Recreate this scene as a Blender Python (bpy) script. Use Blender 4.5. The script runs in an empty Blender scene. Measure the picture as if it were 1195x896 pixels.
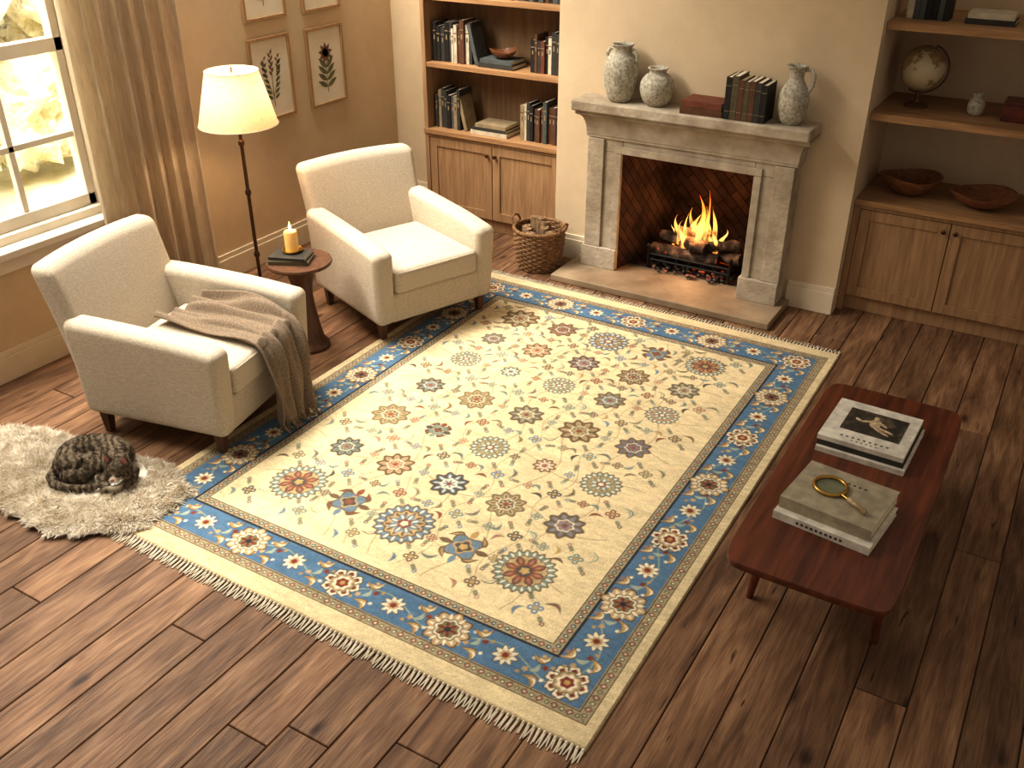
import bpy, math, random
import numpy as np
from mathutils import Matrix, Vector
random.seed(7); np.random.seed(7)
scene = bpy.context.scene
rad = math.radians

# ------------------------------------------------------------------ helpers
def S(c, a=1.0):
    out = []
    for x in c[:3]:
        x = x / 255.0
        out.append(x / 12.92 if x <= 0.04045 else ((x + 0.055) / 1.055) ** 2.4)
    return (out[0], out[1], out[2], a)

def new_mat(name):
    m = bpy.data.materials.new(name); m.use_nodes = True
    nt = m.node_tree
    for n in list(nt.nodes): nt.nodes.remove(n)
    out = nt.nodes.new('ShaderNodeOutputMaterial')
    b = nt.nodes.new('ShaderNodeBsdfPrincipled')
    nt.links.new(b.outputs[0], out.inputs[0])
    return m, nt, b, out

def noise_node(nt, scale, stretch=(1, 1, 1), detail=5, rough=0.55, dist=0.0, coord='Object'):
    tc = nt.nodes.new('ShaderNodeTexCoord'); mp = nt.nodes.new('ShaderNodeMapping')
    mp.inputs['Scale'].default_value = stretch
    nt.links.new(tc.outputs[coord], mp.inputs['Vector'])
    nz = nt.nodes.new('ShaderNodeTexNoise')
    nz.inputs['Scale'].default_value = scale; nz.inputs['Detail'].default_value = detail
    nz.inputs['Roughness'].default_value = rough; nz.inputs['Distortion'].default_value = dist
    nt.links.new(mp.outputs[0], nz.inputs['Vector'])
    return nz

def ramp_node(nt, src, stops):
    r = nt.nodes.new('ShaderNodeValToRGB')
    el = r.color_ramp.elements
    while len(el) < len(stops): el.new(0.5)
    for e, (p, c) in zip(el, stops):
        e.position = p; e.color = c
    nt.links.new(src, r.inputs[0])
    return r

def M(name, c1, c2=None, scale=8, stretch=(1, 1, 1), rough=0.6, bump=0.0, bscale=60, bstretch=(1, 1, 1),
      metal=0.0, sheen=0.0, spec=0.5, detail=5, ramp=(0.35, 0.65), sss=0.0, coat=0.0, dist=0.0, bdist=0.002):
    m, nt, b, out = new_mat(name)
    b.inputs['Roughness'].default_value = rough
    b.inputs['Metallic'].default_value = metal
    b.inputs['Specular IOR Level'].default_value = spec
    b.inputs['Coat Weight'].default_value = coat
    if sheen: b.inputs['Sheen Weight'].default_value = sheen
    if sss:
        b.inputs['Subsurface Weight'].default_value = sss
        b.inputs['Subsurface Scale'].default_value = 0.02
    nz = noise_node(nt, scale, stretch, detail, dist=dist)
    r = ramp_node(nt, nz.outputs[0], [(ramp[0], S(c1)), (ramp[1], S(c2 or c1))])
    nt.links.new(r.outputs[0], b.inputs['Base Color'])
    if bump:
        n2 = noise_node(nt, bscale, bstretch, 4)
        bp = nt.nodes.new('ShaderNodeBump'); bp.inputs['Strength'].default_value = bump
        bp.inputs['Distance'].default_value = bdist
        nt.links.new(n2.outputs[0], bp.inputs['Height']); nt.links.new(bp.outputs[0], b.inputs['Normal'])
    return m

def mulnoise(m, scale, lo, hi, a=0.35, b_=0.65, stretch=(1, 1, 1), detail=4):
    """multiply a second noise layer into the base colour of a material (wear, slubs, soot)"""
    nt = m.node_tree; bs = nt.nodes['Principled BSDF']; src = bs.inputs['Base Color'].links[0].from_socket
    n = noise_node(nt, scale, stretch, detail); r = ramp_node(nt, n.outputs[0], [(a, lo + (1,)), (b_, hi + (1,))])
    mx = nt.nodes.new('ShaderNodeMixRGB'); mx.blend_type = 'MULTIPLY'; mx.inputs[0].default_value = 1
    nt.links.new(src, mx.inputs[1]); nt.links.new(r.outputs[0], mx.inputs[2]); nt.links.new(mx.outputs[0], bs.inputs['Base Color'])
    return m

def group(name, loc=(0, 0, 0), rz=0.0):
    e = bpy.data.objects.new(name, None); scene.collection.objects.link(e)
    e.location = loc; e.rotation_euler = (0, 0, rz); e.empty_display_size = 0.1
    return e

def RX(a): return Matrix.Rotation(a, 3, 'X')
def RY(a): return Matrix.Rotation(a, 3, 'Y')
def RZ(a): return Matrix.Rotation(a, 3, 'Z')

class MB:
    def __init__(s): s.v = []; s.f = []; s.m = []
    def add(s, vs, fs, mi=0):
        o = len(s.v); s.v += [tuple(p) for p in vs]
        for f in fs: s.f.append(tuple(i + o for i in f)); s.m.append(mi)
        return s
    def box(s, c, sz, mi=0, R=None, taper=None):
        vs = []
        for z in (-1, 1):
            for y in (-1, 1):
                for x in (-1, 1):
                    k = 1.0 if (taper is None or z > 0) else taper
                    p = Vector((x * sz[0] / 2 * k, y * sz[1] / 2 * k, z * sz[2] / 2))
                    if R is not None: p = R @ p
                    vs.append(p + Vector(c))
        s.add(vs, [(0, 2, 3, 1), (4, 5, 7, 6), (0, 1, 5, 4), (2, 6, 7, 3), (0, 4, 6, 2), (1, 3, 7, 5)], mi)
        return s
    def bx(s, x0, x1, y0, y1, z0, z1, mi=0):
        return s.box(((x0 + x1) / 2, (y0 + y1) / 2, (z0 + z1) / 2), (abs(x1 - x0), abs(y1 - y0), abs(z1 - z0)), mi)
    def rbox(s, half, r, fn=None, mi=0, nm=6, k=4):
        ax = []
        for h in half:
            rr = min(r, h * 0.999)
            a = [-h + rr * i / k for i in range(k)]
            mid = [-h + rr + (2 * h - 2 * rr) * i / nm for i in range(nm + 1)]
            a = a + mid + [h - rr + rr * (i + 1) / k for i in range(k)]
            ax.append(a)
        n = [len(a) - 1 for a in ax]
        idx = {}; vs = []; fs = []
        def V(i, j, l):
            key = (i, j, l)
            if key not in idx:
                p = (ax[0][i], ax[1][j], ax[2][l]); q = []; d = []
                for c in range(3):
                    rr = min(r, half[c] * 0.999)
                    qc = max(-(half[c] - rr), min(half[c] - rr, p[c])); q.append(qc); d.append((p[c] - qc) / rr)
                ln = math.sqrt(sum(x * x for x in d)) or 1
                p2 = Vector([q[c] + d[c] / ln * min(r, half[c] * 0.999) for c in range(3)])
                if fn: p2 = fn(p2)
                idx[key] = len(vs); vs.append(p2)
            return idx[key]
        for i in range(n[0]):
            for j in range(n[1]):
                fs.append((V(i, j, 0), V(i, j + 1, 0), V(i + 1, j + 1, 0), V(i + 1, j, 0)))
                fs.append((V(i, j, n[2]), V(i + 1, j, n[2]), V(i + 1, j + 1, n[2]), V(i, j + 1, n[2])))
        for i in range(n[0]):
            for l in range(n[2]):
                fs.append((V(i, 0, l), V(i + 1, 0, l), V(i + 1, 0, l + 1), V(i, 0, l + 1)))
                fs.append((V(i, n[1], l), V(i, n[1], l + 1), V(i + 1, n[1], l + 1), V(i + 1, n[1], l)))
        for j in range(n[1]):
            for l in range(n[2]):
                fs.append((V(0, j, l), V(0, j, l + 1), V(0, j + 1, l + 1), V(0, j + 1, l)))
                fs.append((V(n[0], j, l), V(n[0], j + 1, l), V(n[0], j + 1, l + 1), V(n[0], j, l + 1)))
        return s.add(vs, fs, mi)
    def lathe(s, prof, c=(0, 0, 0), seg=36, mi=0, fn=None, R=None, sx=1, sy=1):
        vs = []; fs = []
        for (r, z) in prof:
            for i in range(seg):
                a = 2 * math.pi * i / seg
                p = Vector((r * math.cos(a) * sx, r * math.sin(a) * sy, z))
                if fn: p = fn(p)
                if R is not None: p = R @ p
                vs.append(p + Vector(c))
        n = len(prof)
        for k in range(n - 1):
            for i in range(seg):
                j = (i + 1) % seg
                fs.append((k * seg + i, k * seg + j, (k + 1) * seg + j, (k + 1) * seg + i))
        if prof[0][0] > 1e-5: fs.append(tuple(reversed(range(seg))))
        if prof[-1][0] > 1e-5: fs.append(tuple((n - 1) * seg + i for i in range(seg)))
        return s.add(vs, fs, mi)
    def tube(s, pts, rads, seg=8, mi=0, closed=False):
        pts = [Vector(p) for p in pts]; n = len(pts)
        if not hasattr(rads, '__len__'): rads = [rads] * n
        vs = []; fs = []; prev = None
        for i in range(n):
            if closed: t = (pts[(i + 1) % n] - pts[i - 1])
            else: t = pts[min(i + 1, n - 1)] - pts[max(i - 1, 0)]
            t.normalize()
            if prev is None:
                up = Vector((0, 0, 1)) if abs(t.z) < 0.9 else Vector((1, 0, 0))
                a = t.cross(up).normalized()
            else:
                a = (prev - t * prev.dot(t)).normalized()
            prev = a; b = t.cross(a)
            for k in range(seg):
                an = 2 * math.pi * k / seg
                vs.append(pts[i] + (a * math.cos(an) + b * math.sin(an)) * rads[i])
        for i in range(n if closed else n - 1):
            i2 = (i + 1) % n
            for k in range(seg):
                k2 = (k + 1) % seg
                fs.append((i * seg + k, i * seg + k2, i2 * seg + k2, i2 * seg + k))
        if not closed:
            fs.append(tuple(reversed(range(seg)))); fs.append(tuple((n - 1) * seg + k for k in range(seg)))
        return s.add(vs, fs, mi)
    def grid(s, nu, nv, fn, mi=0):
        vs = [fn(i / nu, j / nv) for j in range(nv + 1) for i in range(nu + 1)]
        fs = [(j * (nu + 1) + i, j * (nu + 1) + i + 1, (j + 1) * (nu + 1) + i + 1, (j + 1) * (nu + 1) + i) for j in range(nv) for i in range(nu)]
        return s.add(vs, fs, mi)
    def ell(s, c, r, mi=0, R=None, seg=20, rings=12):
        prof = [(max(1e-6, math.sin(math.pi * k / rings)), -math.cos(math.pi * k / rings)) for k in range(rings + 1)]
        fn = lambda p: Vector((p.x * r[0], p.y * r[1], p.z * r[2]))
        return s.lathe(prof, c, seg, mi, fn=fn, R=R)
    def obj(s, name, mats, parent=None, loc=(0, 0, 0), rot=(0, 0, 0), bevel=0, bseg=2, sharp=40, fix=True):
        me = bpy.data.meshes.new(name)
        me.from_pydata([tuple(v) for v in s.v], [], s.f)
        for m in (mats if isinstance(mats, (list, tuple)) else [mats]): me.materials.append(m)
        me.polygons.foreach_set('material_index', s.m)
        me.update()
        if fix:
            import bmesh
            bm = bmesh.new(); bm.from_mesh(me); bmesh.ops.recalc_face_normals(bm, faces=bm.faces); bm.to_mesh(me); bm.free()
        me.polygons.foreach_set('use_smooth', [True] * len(me.polygons))
        if not bevel: me.set_sharp_from_angle(angle=rad(sharp))
        o = bpy.data.objects.new(name, me); scene.collection.objects.link(o)
        o.location = loc; o.rotation_euler = rot
        if parent: o.parent = parent
        if bevel:
            md = o.modifiers.new('bevel', 'BEVEL'); md.width = bevel; md.segments = bseg
            md.limit_method = 'ANGLE'; md.angle_limit = rad(30); md.harden_normals = True
        return o

# ------------------------------------------------------------------ materials
def plaster(name, c1, c2):
    return mulnoise(M(name, c1, c2, scale=1.6, rough=0.9, bump=0.4, bscale=45, spec=0.15, ramp=(0.3, 0.7)), 9, (.95, .945, .94), (1, 1, 1))
m_wall = plaster('wall_plaster', (206, 184, 153), (213, 192, 161))
m_wall_left = plaster('wall_plaster_warm', (206, 184, 150), (214, 193, 159))
m_trim = M('trim_paint', (216, 200, 172), (222, 207, 180), rough=0.55, spec=0.3)
m_white_trim = M('window_paint', (228, 218, 200), (234, 225, 208), rough=0.45, spec=0.3)
m_stone = M('limestone', (156, 142, 124), (196, 182, 162), scale=7, rough=0.88, bump=0.9, bscale=38, spec=0.15, detail=9, ramp=(0.3, 0.7), bdist=0.006)
mulnoise(m_stone, 2.2, (.82, .79, .74), (1, 1, 1), .38, .6, detail=8)
m_hearth = M('hearth_stone', (130, 110, 88), (172, 150, 122), scale=5, rough=0.6, bump=0.5, bscale=30, detail=8, ramp=(0.3, 0.7))
mulnoise(m_hearth, 1.8, (.75, .72, .68), (1, 1, 1), .38, .6, detail=8)

def wood(name, dark, light, axis='x', scale=3.0, rough=0.45, coat=0.0, bump=0.15, spec=0.4):
    st = {'x': (1, 14, 14), 'y': (14, 1, 14), 'z': (14, 14, 1)}[axis]
    return M(name, dark, light, scale=scale, stretch=st, rough=rough, bump=bump, bscale=scale * 4, bstretch=st,
             ramp=(0.3, 0.72), detail=7, coat=coat, spec=spec, dist=0.4)
m_oak_x = wood('oak_shelf_wood', (140, 103, 68), (182, 141, 98), 'x', rough=.55)
m_oak_z = wood('oak_cabinet_wood', (142, 109, 76), (178, 141, 102), 'z', rough=.55)
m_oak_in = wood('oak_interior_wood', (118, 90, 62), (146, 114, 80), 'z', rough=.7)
m_table = wood('mahogany', (70, 34, 19), (120, 63, 37), 'y', scale=2.2, rough=0.38, coat=0.1)
m_walnut = wood('walnut', (68, 44, 29), (108, 72, 47), 'z', rough=0.45)
m_bowl = wood('bowl_wood', (88, 52, 32), (150, 98, 62), 'x', scale=6, rough=0.45)
m_linen = M('cream_linen', (198, 183, 160), (228, 215, 195), scale=150, stretch=(1, 1, 2.5), rough=0.95, bump=1.0, bscale=260, bstretch=(1, 1, 2), sheen=0.1, spec=0.1, bdist=0.004, ramp=(.38, .62))
mulnoise(m_linen, 60, (.89, .885, .875), (1, 1, 1), .42, .58, stretch=(.5, 3, 3))
m_throw = M('wool_throw', (122, 105, 88), (158, 139, 117), scale=140, rough=1, bump=1.0, bscale=260, sheen=0.1, spec=0.05, bdist=.004)
m_bronze = M('bronze', (70, 50, 34), (96, 70, 46), rough=0.35, metal=0.85)
m_brass = M('brass', (170, 130, 60), (200, 160, 86), rough=0.28, metal=1.0)
m_iron = M('black_iron', (22, 20, 18), (36, 32, 28), rough=0.6, metal=0.4)
m_ceramic = M('stoneware', (146, 138, 122), (192, 184, 166), scale=60, rough=0.85, bump=0.8, bscale=70, detail=8, ramp=(0.35, 0.6), bdist=0.004, spec=.2)
mulnoise(m_ceramic, 14, (.85, .84, .82), (1, 1, 1), .4, .6)
m_paper = M('book_pages', (216, 202, 174), (228, 216, 192), scale=80, stretch=(1, 1, 20), rough=0.9)
def cover(name, c): return M(name, tuple(int(x * 0.85) for x in c), c, scale=20, rough=0.65, bump=0.15, bscale=200, spec=.3)
covers = [cover('cover_charcoal', (64, 60, 54)), cover('cover_cream', (206, 192, 166)), cover('cover_brown', (102, 68, 46)),
          cover('cover_slate', (86, 90, 86)), cover('cover_rust', (116, 66, 45)), cover('cover_olive', (94, 84, 60)),
          cover('cover_black', (42, 37, 33)), cover('cover_tan', (158, 138, 106))]
m_white = cover('cover_white', (230, 222, 206))
BM = covers + [m_white, m_paper]          # index 9 = paper
PG = 9

# ------------------------------------------------------------------ room shell
XL, YC, YB = -4.95, 5.95, 6.40
mb = MB()
wy0, wy1, wz0, wz1 = 1.75, 3.58, 0.74, 2.62
mb.bx(XL - .25, XL, -1.0, wy0, 0, 2.9); mb.bx(XL - .25, XL, wy1, YB + .3, 0, 2.9)
mb.bx(XL - .25, XL, wy0, wy1, 0, wz0); mb.bx(XL - .25, XL, wy0, wy1, wz1, 2.9)
mb.obj('wall_left', m_wall_left)
mb = MB(); mb.bx(XL, -4.42, YB, YB + .3, 0, 2.9); mb.bx(-4.42, -3.19, YB + .02, YB + .3, 0, 2.9)
mb.obj('wall_back', m_wall_left)
mb = MB(); mb.bx(-1.12, 2.6, 6.68, 6.95, 0, 2.9); mb.bx(1.0, 2.6, YC, 6.68, 0, 2.9)
mb.obj('wall_alcove', m_wall)
ox0, ox1, oz1 = -2.62, -1.69, 0.90
mb = MB()
mb.bx(-3.19, ox0, YC, 6.95, 0, 2.9); mb.bx(ox1, -1.12, YC, 6.95, 0, 2.9); mb.bx(ox0, ox1, YC, 6.95, oz1, 2.9)
mb.bx(ox0, ox1, 6.55, 6.95, 0, oz1)
mb.obj('wall_chimney_breast', m_wall)

def skirt(name, segs):
    mb = MB()
    for (x0, x1, y0, y1) in segs:
        mb.bx(x0, x1, y0, y1, 0, 0.15)
        dx = 0.008
        if abs(x1 - x0) < abs(y1 - y0): mb.bx(x0, x1 - dx, y0, y1, 0.15, 0.185)
        else: mb.bx(x0, x1, y0 + dx, y1, 0.15, 0.185)
    return mb.obj(name, m_trim, bevel=0.004)
skirt('baseboard_left', [(XL, XL + .022, -1, YB)])
skirt('baseboard_back', [(XL + .022, -4.42, YB - .022, YB)])
skirt('baseboard_chimney', [(-3.19, -2.89, YC - .022, YC), (-1.43, -1.12, YC - .022, YC)])

# floor planks (real boards)
def build_floor():
    vs = []; fs = []; cols = []
    x = -5.2; row = 0; w = 0.185
    while x < 2.6:
        y = -1.2 - random.random() * 2.4
        while y < 6.95:
            ln = random.uniform(1.7, 3.4); y2 = min(y + ln, 6.95)
            g = 0.0022; b = 0.003; o = len(vs)
            x0, x1, a0, a1 = x + g, x + w - g, y + g, y2 - g
            vs += [(x0, a0, -.02), (x1, a0, -.02), (x1, a1, -.02), (x0, a1, -.02),
                   (x0, a0, -b), (x1, a0, -b), (x1, a1, -b), (x0, a1, -b),
                   (x0 + b, a0 + b, 0), (x1 - b, a0 + b, 0), (x1 - b, a1 - b, 0), (x0 + b, a1 - b, 0)]
            F = [(0, 1, 5, 4), (1, 2, 6, 5), (2, 3, 7, 6), (3, 0, 4, 7), (4, 5, 9, 8), (5, 6, 10, 9), (6, 7, 11, 10), (7, 4, 8, 11), (8, 9, 10, 11)]
            fs += [tuple(i + o for i in f) for f in F]
            c = (random.random(), random.random(), random.random(), 1)
            cols += [c] * 12
            y = y2
        x += w; row += 1
    o = len(vs)
    vs += [(-5.2, -1.2, -.015), (2.6, -1.2, -.015), (2.6, 6.95, -.015), (-5.2, 6.95, -.015)]
    fs.append((o, o + 1, o + 2, o + 3)); cols += [(0, 0, 0, 1)] * 4
    me = bpy.data.meshes.new('floor'); me.from_pydata(vs, [], fs)
    at = me.color_attributes.new('rnd', 'FLOAT_COLOR', 'POINT')
    at.data.foreach_set('color', np.array(cols, dtype=np.float32).ravel())
    m, nt, b, out = new_mat('floorboards')
    L = nt.links.new
    tc = nt.nodes.new('ShaderNodeTexCoord'); a = nt.nodes.new('ShaderNodeAttribute'); a.attribute_name = 'rnd'
    off = nt.nodes.new('ShaderNodeVectorMath'); off.operation = 'MULTIPLY_ADD'
    L(a.outputs['Color'], off.inputs[0]); off.inputs[1].default_value = (31, 17, 23); L(tc.outputs['Object'], off.inputs[2])
    def nz(scale, st, det=6, dist=0.0):
        mp = nt.nodes.new('ShaderNodeMapping'); mp.inputs['Scale'].default_value = st; L(off.outputs[0], mp.inputs[0])
        n = nt.nodes.new('ShaderNodeTexNoise'); n.inputs['Scale'].default_value = scale; n.inputs['Detail'].default_value = det
        n.inputs['Distortion'].default_value = dist; L(mp.outputs[0], n.inputs['Vector']); return n
    def mul(a_, b_, f=1.0):
        mx = nt.nodes.new('ShaderNodeMixRGB'); mx.blend_type = 'MULTIPLY'; mx.inputs[0].default_value = f; L(a_, mx.inputs[1]); L(b_, mx.inputs[2]); return mx.outputs[0]
    grain = nz(2.0, (9, 1.0, 1), 8, 1.2)
    fine = nz(9, (22, 1.0, 1), 6)
    blot = nz(2.2, (2.0, 1, 1), 5)
    cr = ramp_node(nt, grain.outputs[0], [(0.25, S((98, 70, 50))), (0.5, S((144, 109, 80))), (0.78, S((178, 142, 108)))])
    fr = ramp_node(nt, fine.outputs[0], [(0.33, (0.62, 0.57, 0.52, 1)), (0.6, (1, 1, 1, 1))])
    sep = nt.nodes.new('ShaderNodeSeparateColor'); L(a.outputs['Color'], sep.inputs[0])
    tone = ramp_node(nt, sep.outputs[0], [(0.0, (0.68, 0.65, 0.61, 1)), (0.5, (0.88, 0.85, 0.82, 1)), (1.0, (1.08, 1.05, 1.01, 1))])
    br = ramp_node(nt, blot.outputs[0], [(0.35, (0.66, 0.62, 0.58, 1)), (0.6, (1.0, 1.0, 1.0, 1))])
    c4 = mul(mul(mul(cr.outputs[0], fr.outputs[0], .8), tone.outputs[0]), br.outputs[0])
    mp = nt.nodes.new('ShaderNodeMapping'); mp.inputs['Scale'].default_value = (3.0, 1.3, 1); L(off.outputs[0], mp.inputs[0])
    dn = nz(6, (1, 1, 1), 3)
    addv = nt.nodes.new('ShaderNodeMixRGB'); addv.inputs[0].default_value = 0.10; L(mp.outputs[0], addv.inputs[1]); L(dn.outputs[1], addv.inputs[2])
    vo = nt.nodes.new('ShaderNodeTexVoronoi'); vo.inputs['Scale'].default_value = 1.7; L(addv.outputs[0], vo.inputs['Vector'])
    kr = ramp_node(nt, vo.outputs['Distance'], [(0.0, (0.10, 0.07, 0.05, 1)), (0.05, (0.28, 0.21, 0.16, 1)), (0.13, (1, 1, 1, 1))])
    crk = nz(5, (7, .55, 1), 3, .4)
    kk = ramp_node(nt, crk.outputs[0], [(0.285, (.25, .18, .13, 1)), (0.31, (1, 1, 1, 1))])
    L(mul(mul(c4, kr.outputs[0], .95), kk.outputs[0]), b.inputs['Base Color'])
    rr = ramp_node(nt, fine.outputs[0], [(0.3, (0.72,) * 3 + (1,)), (0.7, (0.54,) * 3 + (1,))]); L(rr.outputs[0], b.inputs['Roughness'])
    b.inputs['Specular IOR Level'].default_value = .35
    bp = nt.nodes.new('ShaderNodeBump'); bp.inputs['Strength'].default_value = 0.5; bp.inputs['Distance'].default_value = 0.003
    L(fine.outputs[0], bp.inputs['Height']); L(bp.outputs[0], b.inputs['Normal'])
    me.materials.append(m)
    o = bpy.data.objects.new('floor', me); scene.collection.objects.link(o)
build_floor()

# ------------------------------------------------------------------ window
win = group('window_1')
mb = MB()
fx0, fx1 = XL - .16, XL - .09
def wb(y0, y1, z0, z1, x0=fx0, x1=fx1): mb.bx(x0, x1, y0, y1, z0, z1)
wb(wy0, wy0 + .07, wz0, wz1, XL - .2, XL - .04); wb(wy1 - .07, wy1, wz0, wz1, XL - .2, XL - .04)
wb(wy0, wy1, wz1 - .07, wz1, XL - .2, XL - .04); wb(wy0, wy1, wz0, wz0 + .05, XL - .2, XL - .04)
wb(wy0 + .07, wy1 - .07, wz0 + .05, wz0 + .12)
wb(wy0 + .07, wy1 - .07, 1.68, 1.755)
for y in (wy1 - .12, wy0 + .07): wb(y, y + .05, wz0 + .05, wz1 - .05)
for y in (2.24, 2.65, 3.06): wb(y - .018, y + .018, wz0 + .1, wz1 - .07, fx0 + .02, fx1 - .01)
for z in (1.22, 2.15): wb(wy0 + .1, wy1 - .1, z - .018, z + .018, fx0 + .02, fx1 - .01)
mb.obj('sash_frame', m_white_trim, win, bevel=0.004)
mb = MB(); mb.bx(XL - .06, XL + .07, wy0 - .05, wy1 + .06, wz0 - .04, wz0 + .002)
mb.bx(XL, XL + .018, wy0 - .03, wy1 + .03, wz0 - .13, wz0 - .04)
mb.bx(XL, XL + .02, wy1, wy1 + .09, wz0, wz1 + .09); mb.bx(XL, XL + .02, wy0 - .09, wy0, wz0, wz1 + .09); mb.bx(XL, XL + .02, wy0, wy1, wz1, wz1 + .09)
mb.obj('sill_and_casing', m_white_trim, win, bevel=0.005)
mg, nt, b, out = new_mat('window_glass')
tr = nt.nodes.new('ShaderNodeBsdfTransparent'); gl = nt.nodes.new('ShaderNodeBsdfGlossy'); gl.inputs['Roughness'].default_value = 0.02
mx = nt.nodes.new('ShaderNodeMixShader'); mx.inputs[0].default_value = 0.05
nt.links.new(tr.outputs[0], mx.inputs[1]); nt.links.new(gl.outputs[0], mx.inputs[2]); nt.links.new(mx.outputs[0], out.inputs[0]); nt.nodes.remove(b)
mb = MB(); mb.bx(fx0 + .03, fx0 + .034, wy0 + .08, wy1 - .08, wz0 + .08, wz1 - .06); mb.obj('glass', mg, win)

# garden outside
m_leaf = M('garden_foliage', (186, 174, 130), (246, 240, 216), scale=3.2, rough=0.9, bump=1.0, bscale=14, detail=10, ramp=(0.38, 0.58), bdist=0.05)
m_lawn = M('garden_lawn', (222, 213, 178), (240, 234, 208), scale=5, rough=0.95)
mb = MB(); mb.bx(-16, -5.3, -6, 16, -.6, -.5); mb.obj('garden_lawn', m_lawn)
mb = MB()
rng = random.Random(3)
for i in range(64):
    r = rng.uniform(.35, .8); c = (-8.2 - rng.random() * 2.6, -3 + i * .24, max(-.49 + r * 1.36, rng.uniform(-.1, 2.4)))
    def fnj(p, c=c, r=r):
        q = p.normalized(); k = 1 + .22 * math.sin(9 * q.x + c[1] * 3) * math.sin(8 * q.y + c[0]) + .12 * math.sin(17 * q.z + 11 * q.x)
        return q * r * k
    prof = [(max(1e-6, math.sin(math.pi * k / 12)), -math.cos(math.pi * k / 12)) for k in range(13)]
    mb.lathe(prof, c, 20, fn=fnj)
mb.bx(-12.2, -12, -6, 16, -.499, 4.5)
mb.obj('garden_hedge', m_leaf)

# ------------------------------------------------------------------ curtain
mc, nt, b, out = new_mat('curtain_linen')
nz = noise_node(nt, 60, (1, 1, 0.15), 4); r = ramp_node(nt, nz.outputs[0], [(0.3, S((206, 192, 170))), (0.7, S((226, 214, 194)))])
df = nt.nodes.new('ShaderNodeBsdfDiffuse'); tl = nt.nodes.new('ShaderNodeBsdfTranslucent'); mx = nt.nodes.new('ShaderNodeMixShader'); mx.inputs[0].default_value = 0.38
for s_ in (df, tl): nt.links.new(r.outputs[0], s_.inputs[0])
nt.links.new(df.outputs[0], mx.inputs[1]); nt.links.new(tl.outputs[0], mx.inputs[2]); nt.links.new(mx.outputs[0], out.inputs[0]); nt.nodes.remove(b)
def curt(u, v):
    z = 0.02 + v * 2.73
    y0, y1 = 3.32, 4.14
    y = y0 + (y1 - y0) * u + (1 - v) * .02
    ph = u * 2 * math.pi * 7.5
    a = .050 + .014 * math.sin(5 * u + 2 * v)
    x = -4.80 + a * math.sin(ph + .5 * math.sin(3 * v + 6 * u)) + .012 * math.sin(2.3 * ph + 4 * v)
    y += .02 * math.cos(ph + 1)
    return Vector((x, y, z))
cg = group('linen_curtain')
mb = MB(); mb.grid(190, 40, curt); o = mb.obj('curtain_panel', mc, cg, sharp=180, fix=False)
mb = MB(); mb.tube([(-4.80, 1.4, 2.80), (-4.80, 4.3, 2.80)], .014, 12); mb.ell((-4.80, 4.32, 2.80), (.03, .03, .03)); mb.bx(-4.95, -4.79, 4.2, 4.22, 2.79, 2.81)
mb.obj('curtain_rod', m_bronze, cg)

# ------------------------------------------------------------------ built-in furniture
def doors(mb, xs, z0, z1, yf):
    g = .003
    for (a, b_) in xs:
        a += g; b_ -= g
        w = .065
        mb.bx(a, a + w, yf, yf + .022, z0, z1); mb.bx(b_ - w, b_, yf, yf + .022, z0, z1)
        mb.bx(a + w, b_ - w, yf, yf + .022, z1 - w, z1); mb.bx(a + w, b_ - w, yf, yf + .022, z0, z0 + w)
        mb.bx(a + w, b_ - w, yf + .011, yf + .02, z0 + w, z1 - w)
def knob(mb, x, y, z):
    mb.lathe([(.006, 0), (.006, .012), (.014, .018), (.015, .026), (.008, .031), (.0001, .032)], (x, y, z), 16, R=RX(rad(90)))
YF = 6.06
bl = group('built_in_bookcase')
mb = MB()
mb.bx(-4.42, -4.385, YF, YB + .02, 0, 2.9); mb.bx(-3.225, -3.192, YF, YB + .02, 0, 2.9)
mb.bx(-4.385, -3.225, YF + .03, YF + .05, .10, .72)
mb.bx(-4.385, -3.225, YF + .05, YF + .07, 0, .10)
mb.bx(-4.385, -3.225, YF + .005, YF + .03, .695, .722)
doors(mb, [(-4.385, -3.81), (-3.81, -3.225)], .11, .69, YF + .008)
mb.obj('cabinet', m_oak_z, bl, bevel=0.002)
mb = MB(); mb.bx(-4.42, -3.192, YF - .015, YB + .02, .722, .757)
for z in (1.255, 1.73, 2.25): mb.bx(-4.385, -3.225, YF + .005, YB + .01, z - .035, z)
mb.obj('shelves', m_oak_x, bl, bevel=0.002)
mb = MB(); mb.bx(-4.385, -3.225, YB - .005, YB + .015, .757, 2.9); mb.obj('back_panel', m_oak_in, bl)
mb = MB(); knob(mb, -3.845, YF + .008, .62); knob(mb, -3.775, YF + .008, .62); mb.obj('knobs', m_bronze, bl)
ar = group('built_in_alcove_cabinet')
mb = MB()
mb.bx(-1.118, -1.08, YF, 6.1, 0.0, .72); mb.bx(-1.118, .998, YF + .03, YF + .05, .10, .72); mb.bx(-1.118, .998, YF + .045, YF + .065, 0, .10)
mb.bx(-1.08, .998, YF + .004, YF + .03, .695, .722)
doors(mb, [(-1.08, -.54), (-.54, 0.0), (0.02, .5), (.5, .995)], .11, .69, YF + .008)
mb.obj('cabinet', m_oak_z, ar, bevel=0.002)
mb = MB(); mb.bx(-1.119, .999, YF - .02, 6.679, .722, .757)
for z in (1.295, 1.81): mb.bx(-1.119, .999, YF - .03, 6.679, z - .045, z)
mb.obj('shelves', m_oak_x, ar, bevel=0.003)
mb = MB(); knob(mb, -.575, YF + .008, .64); knob(mb, -.505, YF + .008, .64); mb.obj('knobs', m_bronze, ar)

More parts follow.
